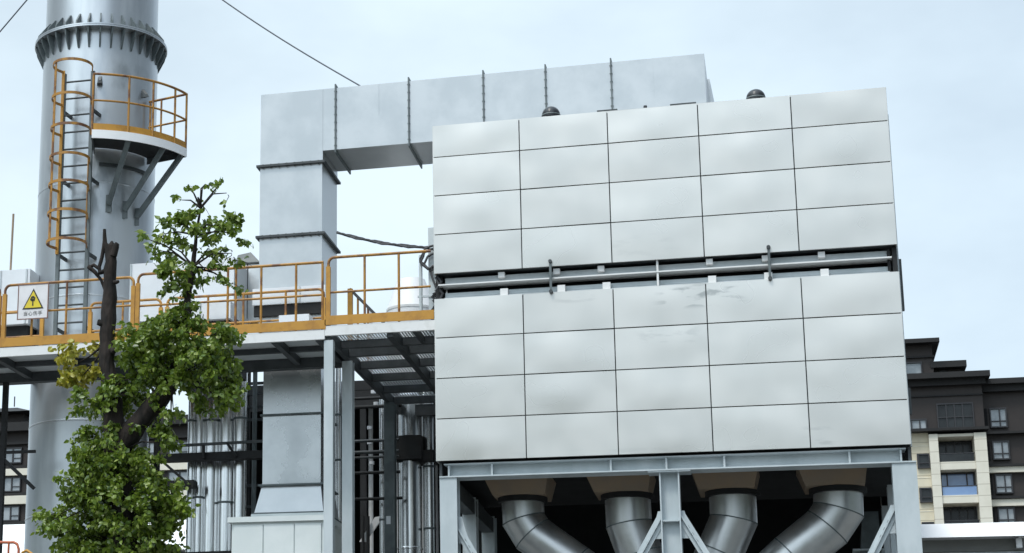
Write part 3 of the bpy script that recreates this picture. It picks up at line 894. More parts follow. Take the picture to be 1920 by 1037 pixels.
MB().cyl((-8.48, 2.6, 11.42), (-8.48, 2.6, 11.47), .05, n=12).build('foot', M['steel_dk'], ro)

# cable mast beside housing and the cable
ms = thing('cable_mast', 'grey post with looped black cables at the left edge of the housing', 'post', (-.2, 1.0, ZQ))
MB().box(-.27, -.13, .95, 1.05, ZQ, 11.22).build('post', M['steel'], ms)
MB().cyl((-.40, .95, ZQ), (-.40, .95, 10.75), .03, n=10).box(-.45, -.12, .93, .97, 10.02, 10.05).build('conduit', M['steel'], ms)
lp = MB()
for k, (r, cx, cz) in enumerate(((.13, -.24, 10.66), (.11, -.20, 10.60), (.15, -.22, 10.68))):
    pts = [(cx+r*math.sin(a)*(1+.25*math.sin(3*a+k)), .9-.02*k, cz+r*1.25*math.cos(a)+.02*math.sin(5*a)) for a in [i*2*PI/18 for i in range(19)]]
    lp.tube(pts, .02, 7)
lp.tube([(-.24, .9, 10.5), (-.20, .88, 10.35), (-.13, .88, 10.15), (-.05, .85, 10.02)], .018).tube([(-.22, .9, 9.75), (-.12, .88, 9.9), (-.2, .88, 10.0), (-.08, .86, 10.12)], .025)
for k in range(6):
    lp.tube([(-.22+random.uniform(-.08, .12), .88, 9.6+.08*k), (-.14+random.uniform(-.05, .05), .86, 9.7+.07*k), (-.05, .86, 9.62+.09*k)], .024, 6)
lp.build('looped_cable', M['cable'], ms)
p0, p1 = at(632, 437, 2.3), Vector((-.26, .93, 10.86))
mb = MB()
for k in range(3):
    pts = []
    for i in range(15):
        t = i/14
        p = p0.lerp(p1, t)
        pts.append(p+Vector((.0, .015*k, -.05*math.sin(PI*t)+.016*math.sin(7*t*PI+k*2)+.01*k)))
    mb.tube(pts, .019, 6)
tag(mb.build('cable_bundle', M['cable']), 'thick black cable bundle strung from the square riser to the post at the housing', 'cable')

# guy wires
apex = at(190, -160, 3.6)
gw = []
for tgt, lab in ((at(677, 162, 3.25), 'thin steel guy wire running from the chimney to the overhead duct'), (None, 'thin steel guy wire crossing the upper left corner of the picture')):
    a = Vector((apex.x, apex.y, apex.z))
    if tgt is None:
        e = at(0, 55, 3.6)
        tgt = a+(e-a)*4.0
        a2 = on_tower(R(-90), RT, a.z)
        a = Vector((a2.x, a2.y, a.z-(apex.x-a2.x)*(a.z-e.z)/(apex.x-e.x)))
    else:
        d = (tgt-a)
        a = a+d*.22
    mb = MB()
    pts = [a.lerp(tgt, i/16)+Vector((0, 0, -.12*math.sin(PI*i/16))) for i in range(17)]
    mb.tube(pts, .014, 6)
    tag(mb.build('guy_wire', M['wire']), lab, 'wire', 'guy wires of the chimney')

# ------------------------------------------------------------------ pipework below
def pipe(label, x, y, r, z0, z1, m='inox', bands=(), group='upright steel pipes under the walkway'):
    t = thing('upright_pipe', label, 'pipe', (x, y, 0), group)
    MB().cyl((x, y, z0), (x, y, z1), r, n=32).build('jacket', M[m], t)
    for z in bands:
        MB().cyl((x, y, z-.02), (x, y, z+.02), r+.008, n=32).build('strap', M['steel_mid'], t)
    return t
PL = [(360, 6.6, 'slim shiny steel pipe, outermost of the left cluster next to the tree'), (375, 7.4, 'shiny steel pipe, second from the tree in the left cluster'),
      (397, 13.5, 'wide shiny steel pipe, third from the tree in the left cluster'), (425.5, 13.5, 'wide shiny steel pipe, fourth from the tree in the left cluster'), (451, 11, 'medium bright steel pipe nearest the square duct in the left cluster')]
for i, (px, rp, lab) in enumerate(PL):
    y = 4.0 if i in (0, 1, 4) else 4.1
    p = at(px, 800, y)
    pipe(lab, p.x, y, rp*.0112, 0, 9.75, 'inox', (7.2+.1*(i % 3), 9.1) if i % 2 else (8.75,), 'steel pipes of the left cluster')
p = at(634.5, 800, 4.5)
pipe('bright steel pipe between the two pale platform columns', p.x, 4.5, .055, 0, 10.0, 'inox', (8.85, 8.0))
p = at(626, 750, 4.6)
pipe('very thin steel pipe just right of the front platform column', p.x, 4.6, .022, 0, 10.0, 'inox')
p = at(716, 800, 6.6)
pipe('bright thin steel pipe left of the dark grey rear column', p.x, 6.6, .055, 0, 9.95, 'inox', (7.2,))
p = at(805, 900, 6.6)
pipe('tall bright steel pipe hard against the left edge of the housing', p.x, 6.6, .115, 0, 9.7, 'inox', (8.2, 7.0))
p = at(794, 800, 7.0)
pipe('narrow steel pipe between the insulated vessel and the housing edge', p.x, 7.0, .03, 0, 9.7, 'inox')
p = at(768, 900, 6.6)
vt = thing('insulated_vessel', 'wide stainless-jacketed vessel with a dark mid band under the grating platform', 'vessel', (p.x, 6.6, 0))
MB().lathe((p.x, 6.6), [(.235, 0), (.235, 6.6), (.243, 6.61), (.243, 6.64), (.235, 6.65), (.235, 8.3)], 48).build('lower_shell', M['inox'], vt)
MB().lathe((p.x, 6.6), [(.235, 8.8), (.235, 9.6), (.1, 9.75)], 48).build('upper_shell', M['inox'], vt)
MB().box(p.x-.25, p.x+.29, 6.3, 6.9, 8.32, 8.78).box(p.x-.20, p.x+.5, 6.38, 6.9, 8.28, 8.5).build('support_band', M['black'], vt)
# dark racks
rk = thing('pipe_rack', 'black steel pipe rack crossing in front of the left pipe cluster', 'pipe rack', (-4.7, 3.7, 0))
MB().box(-6.3, -3.5, 3.55, 3.75, 7.92, 8.06).build('beam', M['black'], rk)
MB().bar((-5.5, 3.5, 8.19), (-3.3, 3.5, 8.22), .04, .05).build('rail', M['steel_dk'], rk)
for x in (-5.9, -3.55):
    MB().box(x-.05, x+.05, 3.76, 3.86, 0, 9.6).build('upright', M['black'], rk)
for pa, pb_ in (((-4.45, 3.5, 8.2), (-4.28, 3.5, 7.95)), ((-4.9, 3.5, 8.18), (-4.9, 3.5, 7.95)), ((-5.7, 3.5, 7.92), (-5.15, 3.5, 7.45)), ((-5.9, 3.5, 7.5), (-5.2, 3.5, 7.08))):
    MB().bar(pa, pb_, .045, .045).build('strut', M['black'], rk)
MB().box(-6.4, -5.08, 3.5, 3.75, 7.42, 7.55).build('short_beam', M['black'], rk)
MB().bar((-5.5, 3.5, 6.18), (-3.85, 3.5, 6.20), .05, .08).build('low_rail', M['black'], rk)
rk2 = thing('pipe_rack', 'black steel pipe rack with level pipes behind the grating platform columns', 'pipe rack', (-1.6, 6.1, 0))
for z, y, r in ((8.62, 5.9, .03), (8.40, 5.9, .035), (8.30, 5.9, .025), (8.02, 6.0, .03), (9.35, 6.2, .035), (9.52, 6.2, .03), (7.55, 6.2, .03)):
    MB().cyl((-2.75, y, z), (-1.75, y, z), r, n=10).build('level_pipe', M['black'] if z > 9 or z < 8.1 else M['steel_dk'], rk2)
MB().box(-1.1, .5, 6.15, 6.3, 8.42, 8.72).build('beam', M['black'], rk2)
MB().box(-2.9, -.3, 6.0, 6.1, 6.30, 6.42).build('low_beam', M['black'], rk2)
MB().bar((-1.55, 6.05, 6.36), (-.6, 6.05, 6.36), .05, .06).bar((-1.0, 6.05, 8.08), (-.6, 6.05, 8.08), .04, .05).build('low_rail', M['steel_dk'], rk2)
for x in (-2.85, -.35):
    MB().box(x-.06, x+.06, 6.31, 6.43, 0, 9.3).build('upright', M['black'], rk2)
for (px, py) in ((693, 802), (693, 830), (697, 868), (705, 757), (700, 735)):
    q = at(px, py, 6.4)
    MB().cyl((q.x, 6.4, q.z-.03), (q.x, 6.4, q.z+.03), .05, n=12).build('valve_wheel', M['white'], rk2)
rk3 = thing('pipe_rack', 'black lattice rack with ladder-like rungs left of the lower square duct', 'pipe rack', (-4.0, 4.6, 0))
for i, z in enumerate((9.55, 9.35, 9.1, 8.85, 8.2, 7.6, 7.2, 6.95, 6.75)):
    MB().bar((-4.4, 4.6, z), (-3.3, 4.6, z), .05, .05).build('rung', M['steel_dk'], rk3)
MB().cyl((-4.20, 4.45, 6), (-4.20, 4.45, 9.9), .045, n=12).build('riser_pipe', M['steel_mid'], rk3)
MB().box(-4.45, -4.35, 4.6, 4.7, 0, 9.9).build('upright', M['black'], rk3)
# added black bay for the dark equipment, shaped to keep the background unlit
ph = thing('dark_backing_bay', 'added black open-fronted bay keeping the space behind the pipes and columns dark', 'backdrop', (0, 11, 0))
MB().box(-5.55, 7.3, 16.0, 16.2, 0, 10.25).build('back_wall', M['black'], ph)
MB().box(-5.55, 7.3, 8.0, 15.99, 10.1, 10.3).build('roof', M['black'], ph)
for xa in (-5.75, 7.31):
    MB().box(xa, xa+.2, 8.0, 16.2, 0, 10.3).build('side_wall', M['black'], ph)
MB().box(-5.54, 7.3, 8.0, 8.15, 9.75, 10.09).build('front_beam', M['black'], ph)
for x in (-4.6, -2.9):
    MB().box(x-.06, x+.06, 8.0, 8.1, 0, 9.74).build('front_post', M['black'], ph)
# pale sloping board low between the columns
pb = thing('sloping_board', 'white sloping sheet low between the second pale column and the dark one', 'sheet', (-2.0, 7.2, 5.8))
q = [at(x, y, 7.3) for x, y in ((674, 1016), (686, 1016), (714, 976), (714, 968), (703, 970))]
a = [(v.x, 7.28, v.z) for v in q]
b = [(v.x, 7.33, v.z) for v in q]
MB().add(a+b, [(0, 1, 2, 3, 4), (9, 8, 7, 6, 5)]+[(i, (i+1) % 5, 5+(i+1) % 5, 5+i) for i in range(5)]).build('sheet', M['white2'], pb)
q0, q1 = at(690, 968, 7.2), at(690, 1037, 7.2)
MB().cyl((q0.x, 7.2, 0), (q0.x, 7.2, q0.z), .035, n=8).cyl((q0.x-.1, 7.2, 0), (q0.x-.1, 7.2, q0.z), .03, n=8).build('stay', M['black'], pb)

# braced leg at the far left
lr = thing('braced_leg', 'thin black steel leg with diagonal brace under the walkway at the left picture edge', 'steel leg', (-8.17, 1.9, 0))
MB().box(-8.22, -8.13, 1.86, 1.95, 0, 9.16).build('upright', M['black'], lr)
MB().bar((-8.17, 1.9, 7.76), (-7.55, 1.9, 7.2), .06, .06).build('diagonal_brace', M['black'], lr)
MB().bar((-9.2, 1.9, 7.87), (-7.55, 1.9, 7.87), .05, .05).build('level_brace', M['black'], lr)

# bottom-left barrier
t = thing('barrier_rail', 'low orange tubular barrier rail in the bottom left corner', 'barrier', (-6.8, -1, 0))
a = at(-40, 1017, -1)
b = at(26, 1017, -1)
c = at(35, 1030, -1)
MB().tube([(a.x, -1, a.z), (b.x, -1, b.z), (b.x+.06, -1, b.z-.03), (c.x, -1, c.z), (c.x, -1, 0)], .024).build('top_rail', M['orange'], t)
p = at(16, 1030, -1)
MB().cyl((p.x, -1, 0), (p.x, -1, a.z), .02, n=8).build('post', M['orange'], t)
t = thing('barrier_rail', 'low yellow tubular barrier rail beside the orange one at the bottom left', 'barrier', (-6.4, -.6, 0))
a = at(42, 1036, -.6)
b = at(50, 1032, -.6)
c = at(62, 1040, -.6)
MB().tube([(a.x, -.6, 0), (a.x, -.6, a.z), (b.x, -.6, b.z), (c.x, -.6, c.z), (c.x+.6, -.6, c.z-.05)], .024).build('top_rail', M['ochre'], t)

# ------------------------------------------------------------------ background
cx, cz = CAM.x, CAM.z
def K(X, Z, Y, Yr=120.0):
    k = (Y-CAM.y)/(Yr-CAM.y)
    return cx+(X-cx)*k, cz+(Z-cz)*k
# right-hand apartment building, laid out as measured on the plane Y = 120 and scaled to 149
RB = 149.0
rb = thing('apartment_building', 'dark brown and cream apartment block with stepped roof behind the housing on the right', 'building', (30, RB+8, 0))
def rbx(x0, x1, z0, z1, ya, yb, name, m, parent=None):
    X0, Z0 = K(x0, z0, RB)
    X1, Z1 = K(x1, z1, RB)
    return MB().box(X0, X1, RB+ya, RB+yb, Z0, Z1).build(name, M[m], parent or rb)
def window(x0, x1, z0, z1, y, m='glass', mull=(0.5,), trans=(0.3,), sub=rb):
    """frame with panes set back"""
    X0, Z0 = K(x0, z0, RB)
    X1, Z1 = K(x1, z1, RB)
    Y = RB+y
    w = MB().box(X0, X1, Y, Y+.3, Z0, Z0+.12).box(X0, X1, Y, Y+.3, Z1-.12, Z1).box(X0, X0+.1, Y, Y+.3, Z0+.12, Z1-.12).box(X1-.1, X1, Y, Y+.3, Z0+.12, Z1-.12)
    for u in mull:
        xm = X0+(X1-X0)*u
        w.box(xm-.05, xm+.05, Y+.02, Y+.29, Z0+.12, Z1-.12)
    for u in trans:
        zm = Z0+(Z1-Z0)*u
        w.box(X0+.1, X1-.1, Y+.03, Y+.28, zm-.04, zm+.04)
    w = w.build('window', M['frame'], sub)
    MB().box(X0+.1, X1-.1, Y+.15, Y+.2, Z0+.12, Z1-.12).build('pane', M[m], w)
    return w
# volumes
rbx(12.0, 19.85, 30.42, 34.2, 0, 14, 'upper_wall', 'bdark')
rbx(12.0, 15.9, 0, 30.3, .15, 14, 'side_wall', 'cream')
rbx(15.9, 16.52, 0, 30.1, -.45, 2, 'pilaster', 'cream2')
rbx(19.02, 19.86, 0, 30.1, -.45, 2, 'pilaster', 'cream2')
rbx(12.0, 20.05, 30.3, 30.5, -.8, 1, 'ledge', 'bdark2')
rbx(12.0, 20.4, 34.2, 34.62, -1.3, 14.2, 'cornice', 'bdark2')
rbx(12.0, 20.1, 33.75, 34.2, -.6, 0, 'cornice_band', 'bdark2')
rbx(12.0, 19.9, 33.0, 33.1, -.15, -.001, 'string_course', 'bdark2')
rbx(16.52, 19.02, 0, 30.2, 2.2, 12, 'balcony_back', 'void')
for z0, z1 in ((28.02, 27.43), (25.52, 24.93), (23.0, 22.4), (20.5, 19.9), (18, 17.4)):
    s_ = rbx(16.525, 19.015, z1, z0, -.25, 2.19, 'balcony_slab', 'cream2')
rbx(16.525, 19.015, 29.9, 30.1, -.25, 2.19, 'balcony_slab', 'cream2')
for z0, z1 in ((28.02, 28.62), (25.52, 26.18), (23.0, 23.62)):
    b = rbx(16.6, 18.95, z0+.02, z1, -.1, -.04, 'balustrade_glass', 'glassdk' if z0 != 25.52 else 'glassblue')
    rbx(16.55, 19.0, z1, z1+.06, -.14, 0, 'balustrade_rail', 'frame', b)
window(16.6, 18.95, 25.6, 27.38, 1.2, 'glassblue', (.2, .78), ())
window(16.62, 18.95, 28.1, 29.8, 1.8, 'glassdk', (.25, .5, .75), ())
window(16.62, 18.95, 23.1, 24.9, 1.8, 'glassdk', (.25, .5, .75), ())
window(16.6, 19.16, 30.52, 32.45, -.16, 'glassdk', (.26, .48, .7), (.45,))
for z in (27.62, 25.06, 22.5):
    window(15.0, 15.86, z, z+1.1, -.12, 'glassdk', (.12,), (.35,))
window(14.2, 15.86, 30.52, 31.35, -.16, 'glass', (.35, .7), ())
# joints in the cream wall
for z in (29.3, 26.9, 24.4, 21.8):
    rbx(12.0, 15.9, z, z+.04, .12, .149, 'stone_joint', 'cream2')
# penthouses
rbx(12, 16.7, 34.62, 37.3, 1.5, 12, 'penthouse_wall', 'bdark')
rbx(12, 17.2, 37.3, 37.62, .4, 13, 'penthouse_roof', 'bdark2')
rbx(12, 16.85, 36.3, 36.45, 1.3, 1.499, 'string_course', 'bdark2')
window(14.2, 15.9, 34.7, 36.0, 1.3, 'glass', (.3,), ())
rbx(16.7, 18.7, 34.62, 35.5, 2.5, 11, 'penthouse_wall', 'bdark')
rbx(16.5, 19.05, 35.5, 35.98, 1.4, 12, 'penthouse_roof', 'bdark2')
window(17.15, 17.65, 34.7, 35.4, 2.3, 'glass', (), ())
# wing
rbx(19.86, 34, 27.95, 33.9, 1.6, 14, 'wing_wall', 'bdark')
rbx(19.86, 34, 0, 27.95, 1.6, 14, 'wing_wall', 'bdark')
rbx(19.86, 34.4, 33.9, 34.3, .5, 14, 'cornice', 'bdark2')
rbx(19.86, 34.2, 33.4, 33.9, 1.0, 1.6, 'cornice_band', 'bdark2')
for z in (30.3, 27.85, 25.45, 22.9):
    rbx(19.86, 34, z-.12, z+.05, .9, 1.6, 'ledge', 'bdark2')
rbx(19.88, 34, 27.3, 27.72, 1.1, 1.59, 'pale_band', 'cream2')
rbx(19.88, 34, 24.8, 25.3, 1.1, 1.59, 'pale_band', 'cream2')
for z0, z1 in ((30.7, 32.2), (28.28, 29.7), (25.75, 27.2), (23.35, 24.72)):
    for x in (20.37, 24.2, 28.0):
        window(x, x+1.17, z0, z1, 1.3, 'glass', (.58,), (.33,))
    rbx(19.95, 20.2, z0, z1, 1.5, 1.59, 'recess_panel', 'void')

# left apartment building
LY_ = 150.0
lb = thing('apartment_building', 'dark-roofed apartment block with pale bands seen beyond the chimney at lower left', 'building', (-62, LY_+8, 0))
def lbx(x0, x1, z0, z1, ya, yb, name, m, parent=None):
    return MB().box(x0, x1, LY_+ya, LY_+yb, z0, z1).build(name, M[m], parent or lb)
lbx(-84, -48.0, 0, 39.6, 0, 14, 'wall', 'bdark')
lbx(-84.5, -47.5, 39.6, 40.5, -1.0, 14.5, 'cornice', 'bdark2')
lbx(-84.2, -47.8, 38.3, 38.6, -.4, -.001, 'string_course', 'bdark2')
for z0, z1 in ((35.05, 35.75), (32.1, 32.95), (29.2, 30.0)):
    lbx(-84.1, -47.9, z0, z1, -.5, -.001, 'pale_band', 'cream2')
    lbx(-84.1, -47.9, z1, z1+.35, -.3, -.001, 'sill_band', 'bdark2')
lbx(-84, -69.9, 40.5, 42.0, 2, 12, 'penthouse_wall', 'bdark')
hx = -68.6
MB().hexa([(-86, LY_+.5, 42.0), (hx, LY_+.5, 42.0), (hx, LY_+13, 42.0), (-86, LY_+13, 42.0)], [(-80, LY_+6, 43.6), (-72.3, LY_+6, 43.6), (-72.3, LY_+7.5, 43.6), (-80, LY_+7.5, 43.6)]).build('hip_roof', M['bdark2'], lb)
for z0, z1 in ((36.35, 38.0), (33.4, 34.95), (30.4, 31.95)):
    for x in (-71.2, -66.5, -56.5, -53.2):
        w = MB().box(x, x+2.2, LY_-.25, LY_-.002, z0, z0+.12).box(x, x+2.2, LY_-.25, LY_-.002, z1-.12, z1).box(x, x+.1, LY_-.25, LY_-.002, z0+.12, z1-.12).box(x+2.1, x+2.2, LY_-.25, LY_-.002, z0+.12, z1-.12).box(x+1.15, x+1.3, LY_-.24, LY_-.003, z0+.12, z1-.12).box(x+1.3, x+2.1, LY_-.23, LY_-.004, z0+.5, z0+.58).build('window', M['frame'], lb)
        MB().box(x+.1, x+2.1, LY_-.15, LY_-.1, z0+.12, z1-.12).build('pane', M['glass'], w)
MB().box(-72.3, -72.2, LY_+5, LY_+5.1, 43.5, 44.6).build('aerial', M['frame'], lb)

# white hoarding beyond
a, b = at(-30, 992, 30), at(362, 979, 30)
t = thing('white_shed', 'long low shed with a bright white roof beyond the chimney foot at lower left', 'shed', (a.x, 31, 0))
zt_, ze_ = (a.z+b.z)/2, at(340, 1030, 30).z
MB().hexa([(a.x-6, 30, ze_), (b.x, 30, ze_), (b.x, 40, ze_), (a.x-6, 40, ze_)], [(a.x-6, 32, zt_+.42), (b.x, 32, zt_+.42), (b.x, 38, zt_+.42), (a.x-6, 38, zt_+.42)]).build('roof', M['white2'], t)
MB().box(a.x-5.8, b.x-.2, 30.3, 39.7, 0, ze_-.002).build('wall', M['fabric'], t)

# white canopy roof at lower right
cr = thing('white_canopy', 'white canopy edge with grey soffit at the lower right, below the flats', 'canopy', (11, 13, 0))
MB().hexa([(7.45, 12, 7.375), (18, 12, 7.375), (18, 12.6, 7.375), (7.45, 12.6, 7.375)], [(7.45, 12.32, 7.70), (18, 12.32, 7.70), (18, 12.6, 7.70), (7.45, 12.6, 7.70)]).build('fascia', M['white2'], cr)
MB().box(7.5, 18, 12.605, 18, 7.58, 7.69).build('roof_sheet', M['white2'], cr)
MB().box(7.5, 18, 12.4, 12.5, 7.13, 7.374).build('beam', M['fabric'], cr)
MB().cyl((7.5, 12.35, 7.06), (18, 12.35, 7.06), .04, n=12).build('pipe', M['steel'], cr)
MB().box(7.5, 18, 13.2, 13.4, 4.6, 7.08).build('curtain_wall', M['steel_dk'], cr)
q = at(1911, 1018, 12.2)
MB().box(q.x-.06, q.x+.05, 12.15, 12.3, q.z-.10, q.z+.08).cyl((q.x-.02, 12.2, q.z+.06), (q.x+.05, 12.2, q.z+.16), .03, n=10).build('lamp_bracket', M['white2'], cr)
for x in (9.98, 14, 17.8):
    MB().box(x-.08, x+.08, 12.7, 12.86, 0, 7.13).build('post', M['steel'], cr)

# ------------------------------------------------------------------ tree
TY = -8.0
def tp(x, y, dy=0.0):
    return at(x, y, TY+dy)
tr = thing('tree', 'leafy green tree with a tall broken-off dead trunk and a patch of yellow leaves', 'tree', tuple((tp(235, 1037).x, TY, 0)))
P1 = .00597   # metres per photo pixel at the tree
def limb(pts, radii):
    path = [tp(x, y, dy) for x, y, dy in pts]
    # subdivide with a little wobble
    pp, rr = [], []
    for i in range(len(path)-1):
        n = max(2, int((path[i+1]-path[i]).length/.09))
        for k in range(n):
            t = k/n
            pp.append(path[i].lerp(path[i+1], t)+Vector((random.uniform(-1, 1), random.uniform(-1, 1), 0))*.012*(radii[i]/.12))
            rr.append((radii[i]+(radii[i+1]-radii[i])*t)*random.uniform(.92, 1.09))
    pp.append(path[-1])
    rr.append(radii[-1])
    return pp, rr
g0 = tp(238, 1037)
tk = MB()
pp, rr = limb([(237, 1037, 0), (228, 930, 0), (219, 830, 0), (207, 740, 0), (201, 680, .0), (203, 600, .02), (207, 520, .03), (208, 462, .03)], [.165, .155, .145, .115, .102, .092, .080, .066])
tk.tube([(g0.x+.05, TY, 0), (g0.x+.03, TY, 1.2), (g0.x, TY, 3)]+pp, [.23, .19, .175]+rr, 14)
# jagged broken top and stubs
for pts, rad in (([(204, 480, .03), (197, 455, .03), (196, 430, .03)], [.045, .03, .02]), ([(212, 480, .0), (218, 462, .0), (220, 456, 0)], [.05, .045, .028]), ([(208, 465, .03), (210, 452, .03)], [.06, .012]), ([(204, 464, .05), (203, 457, .05)], [.03, .006]),
                 ([(197, 445, .03), (192, 480, .02), (186, 500, .01), (187, 512, 0), (196, 508, 0)], [.022, .024, .022, .026, .03]), ([(166, 500, 0), (178, 510, 0), (190, 525, .02), (198, 548, .03)], [.028, .025, .018, .015]),
                 ([(187, 505, 0), (176, 497, 0), (165, 502, .0)], [.02, .022, .018]), ([(214, 530, -.05), (222, 528, -.08)], [.03, .02]), ([(196, 610, -.03), (186, 606, -.06), (186, 600, -.06)], [.04, .03, .02]), ([(212, 655, -.05), (214, 660, -.09)], [.05, .03])):
    a, b = limb(pts, rad)
    tk.tube(a, b, 9)
a, b = limb([(219, 850, 0), (250, 805, -.02), (290, 760, .0), (322, 715, .05), (340, 670, .08), (348, 610, .08), (352, 560, .05), (362, 500, .05), (368, 440, .05), (376, 390, .03), (380, 350, .02)], [.13, .13, .12, .10, .08, .05, .04, .030, .021, .012, .006])
tk.tube(a, b, 11)
trunk = tk.build('trunk', M['bark'], tr)
main = [(219, 850), (322, 715), (348, 610), (362, 500), (368, 440), (376, 390), (207, 740), (228, 930), (203, 640)]

def leaf_add(mb, p, d, size, roll):
    """one folded pointed leaf hanging from p along d"""
    d = d.normalized()
    s_ = d.cross(Vector((math.cos(roll), math.sin(roll), .3)))
    if s_.length < 1e-3:
        s_ = Vector((1, 0, 0))
    s_.normalize()
    n = s_.cross(d)
    w = size*random.uniform(.27, .36)
    f = -n*size*random.uniform(.04, .14)
    b = p
    c1 = p+d*size*.33+s_*w-f
    c2 = p+d*size*.70+s_*w*.72-f
    t = p+d*size+n*size*random.uniform(-.15, .1)
    c3 = p+d*size*.70-s_*w*.72-f
    c4 = p+d*size*.33-s_*w-f
    m1 = p+d*size*.5
    mb.add([b, c1, c2, t, c3, c4, m1], [(0, 6, 1), (1, 6, 2), (2, 6, 3), (3, 6, 4), (4, 6, 5), (5, 6, 0)], True)

def cluster(mb, c, n, spread, size):
    for _ in range(n):
        o = Vector((random.gauss(0, 1), random.gauss(0, 1), random.gauss(0, .8)))*spread
        d = Vector((random.uniform(-1, 1), random.uniform(-1, 1)-.25, random.uniform(-1.5, .25)))
        leaf_add(mb, c+o, d, size*random.uniform(.75, 1.25), random.uniform(0, 6.28))

twigs = MB()
crown = MB()
# (x, y, rx, ry, clusters, leaves per cluster, depth, spread)
blobs = [
    # sparse top
    (352, 352, 14, 12, 4, 3, .12, .03), (385, 345, 20, 10, 5, 3, .12, .03), (412, 345, 14, 10, 4, 3, .12, .03), (340, 375, 12, 12, 4, 3, .12, .03), (425, 362, 8, 12, 4, 2, .12, .03), (375, 375, 25, 14, 5, 3, .15, .03),
    # upper crown
    (372, 405, 40, 22, 20, 6, .30, .045), (330, 420, 36, 18, 20, 6, .30, .045), (300, 440, 30, 12, 15, 5, .28, .04), (276, 448, 10, 8, 5, 4, .2, .03), (410, 425, 40, 26, 25, 6, .32, .045), (445, 440, 18, 30, 18, 6, .28, .04),
    (360, 440, 50, 18, 20, 6, .3, .045), (435, 475, 22, 14, 9, 5, .25, .04), (320, 462, 30, 14, 12, 5, .28, .04), (390, 465, 30, 14, 11, 5, .28, .04), (300, 470, 14, 10, 5, 4, .2, .04),
    # neck
    (335, 500, 36, 22, 30, 6, .3, .045), (385, 505, 24, 18, 14, 5, .26, .04), (320, 535, 26, 22, 25, 6, .28, .045), (360, 540, 24, 18, 12, 6, .28, .04), (405, 515, 14, 20, 8, 4, .2, .04), (430, 530, 16, 16, 5, 4, .2, .04), (345, 570, 24, 18, 18, 6, .28, .045), (375, 575, 14, 12, 5, 5, .2, .04),
    # middle
    (330, 620, 58, 30, 118, 7, .45, .055), (390, 630, 48, 30, 107, 7, .45, .05), (280, 630, 40, 24, 65, 7, .4, .05), (240, 650, 30, 24, 46, 7, .4, .05), (300, 670, 60, 36, 131, 7, .5, .055), (380, 680, 56, 36, 125, 7, .5, .055),
    (420, 690, 24, 34, 49, 7, .4, .045), (340, 720, 44, 28, 62, 7, .45, .05), (405, 730, 36, 20, 49, 7, .4, .045), (250, 710, 40, 34, 78, 7, .4, .05), (210, 735, 34, 32, 57, 7, .4, .05), (180, 755, 22, 24, 34, 7, .35, .045), (255, 745, 44, 24, 49, 7, .4, .05),
    (425, 750, 14, 10, 13, 6, .25, .04), (370, 755, 20, 12, 16, 6, .3, .04), (325, 770, 18, 14, 13, 6, .3, .04), (320, 800, 18, 20, 16, 6, .3, .04), (312, 830, 22, 14, 17, 6, .3, .04),
    # lower
    (185, 820, 34, 26, 55, 7, .4, .05), (160, 850, 36, 26, 60, 7, .42, .05), (200, 870, 60, 36, 133, 7, .5, .055), (260, 870, 34, 30, 70, 7, .42, .05), (150, 900, 36, 30, 78, 7, .45, .05), (240, 920, 66, 38, 167, 7, .55, .055), (300, 930, 38, 36, 103, 7, .45, .05),
    (180, 950, 60, 40, 139, 7, .52, .055), (110, 965, 30, 26, 55, 7, .4, .05), (260, 980, 64, 40, 154, 7, .55, .055), (330, 950, 18, 24, 33, 7, .35, .045), (150, 1000, 46, 34, 103, 7, .5, .055), (215, 1020, 66, 34, 139, 7, .55, .055), (290, 1020, 40, 30, 70, 7, .45, .05), (95, 985, 14, 16, 19, 7, .3, .045), (180, 1060, 70, 40, 112, 7, .5, .06), (260, 1070, 60, 40, 84, 7, .5, .06), (232, 845, 30, 22, 34, 7, .42, .05), (275, 800, 16, 20, 13, 6, .3, .04), (218, 800, 16, 14, 13, 6, .3, .04),
]
def fill(mb, blobs, size, twig=True):
    for (x, y, rx, ry, nc, nl, dep, spr) in blobs:
        bx, by = min(main, key=lambda q: (q[0]-x)**2+(q[1]-y-15)**2)
        root = tp(bx, by)
        ctr = tp(x, y)
        if twig:
            mid = root.lerp(ctr, .55)+Vector((0, random.uniform(-.1, .1), .05))
            twigs.tube([root, mid, ctr], [.016, .010, .005], 5, False)
        left = nc
        while left > 0:
            take = min(left, random.choice((4, 5, 6, 7, 8)))
            left -= take
            while True:
                u, v, w = (random.uniform(-1, 1) for _ in range(3))
                if u*u+v*v+w*w <= 1:
                    break
            c = tp(x+u*rx*1.05, y+v*ry*1.05)+Vector((0, w*dep, 0))
            d = (c-ctr)
            d = (d.normalized() if d.length > 1e-4 else Vector((0, -1, 0)))+Vector((random.uniform(-.7, .7), random.uniform(-.7, .5), random.uniform(-.3, .6)))
            d.normalize()
            ln = random.uniform(.10, .24)*min(1.0, .45+rx/45)
            pts = [c+d*(ln*(q-.4))-Vector((0, 0, .5*ln*(q-.2)**2)) for q in (0, .35, .7, 1.05)]
            if twig:
                twigs.tube([ctr.lerp(pts[0], .5)]+pts, [.006, .005, .004, .003, .002], 4, False)
            for k in range(take):
                q = random.uniform(0, 1.1)
                cluster(mb, c+d*(ln*(q-.4))-Vector((0, 0, .5*ln*(q-.2)**2)), nl, spr*.72, size)
low_i = next(i for i, b_ in enumerate(blobs) if b_[:2] == (330, 620))
fill(crown, blobs[:low_i], .080)
fill(crown, [b_[:4]+(round(b_[4]*1.25),)+b_[5:] for b_ in blobs[low_i:]], .069)
crown.build('crown', M['leaf'], tr)
yl = MB()
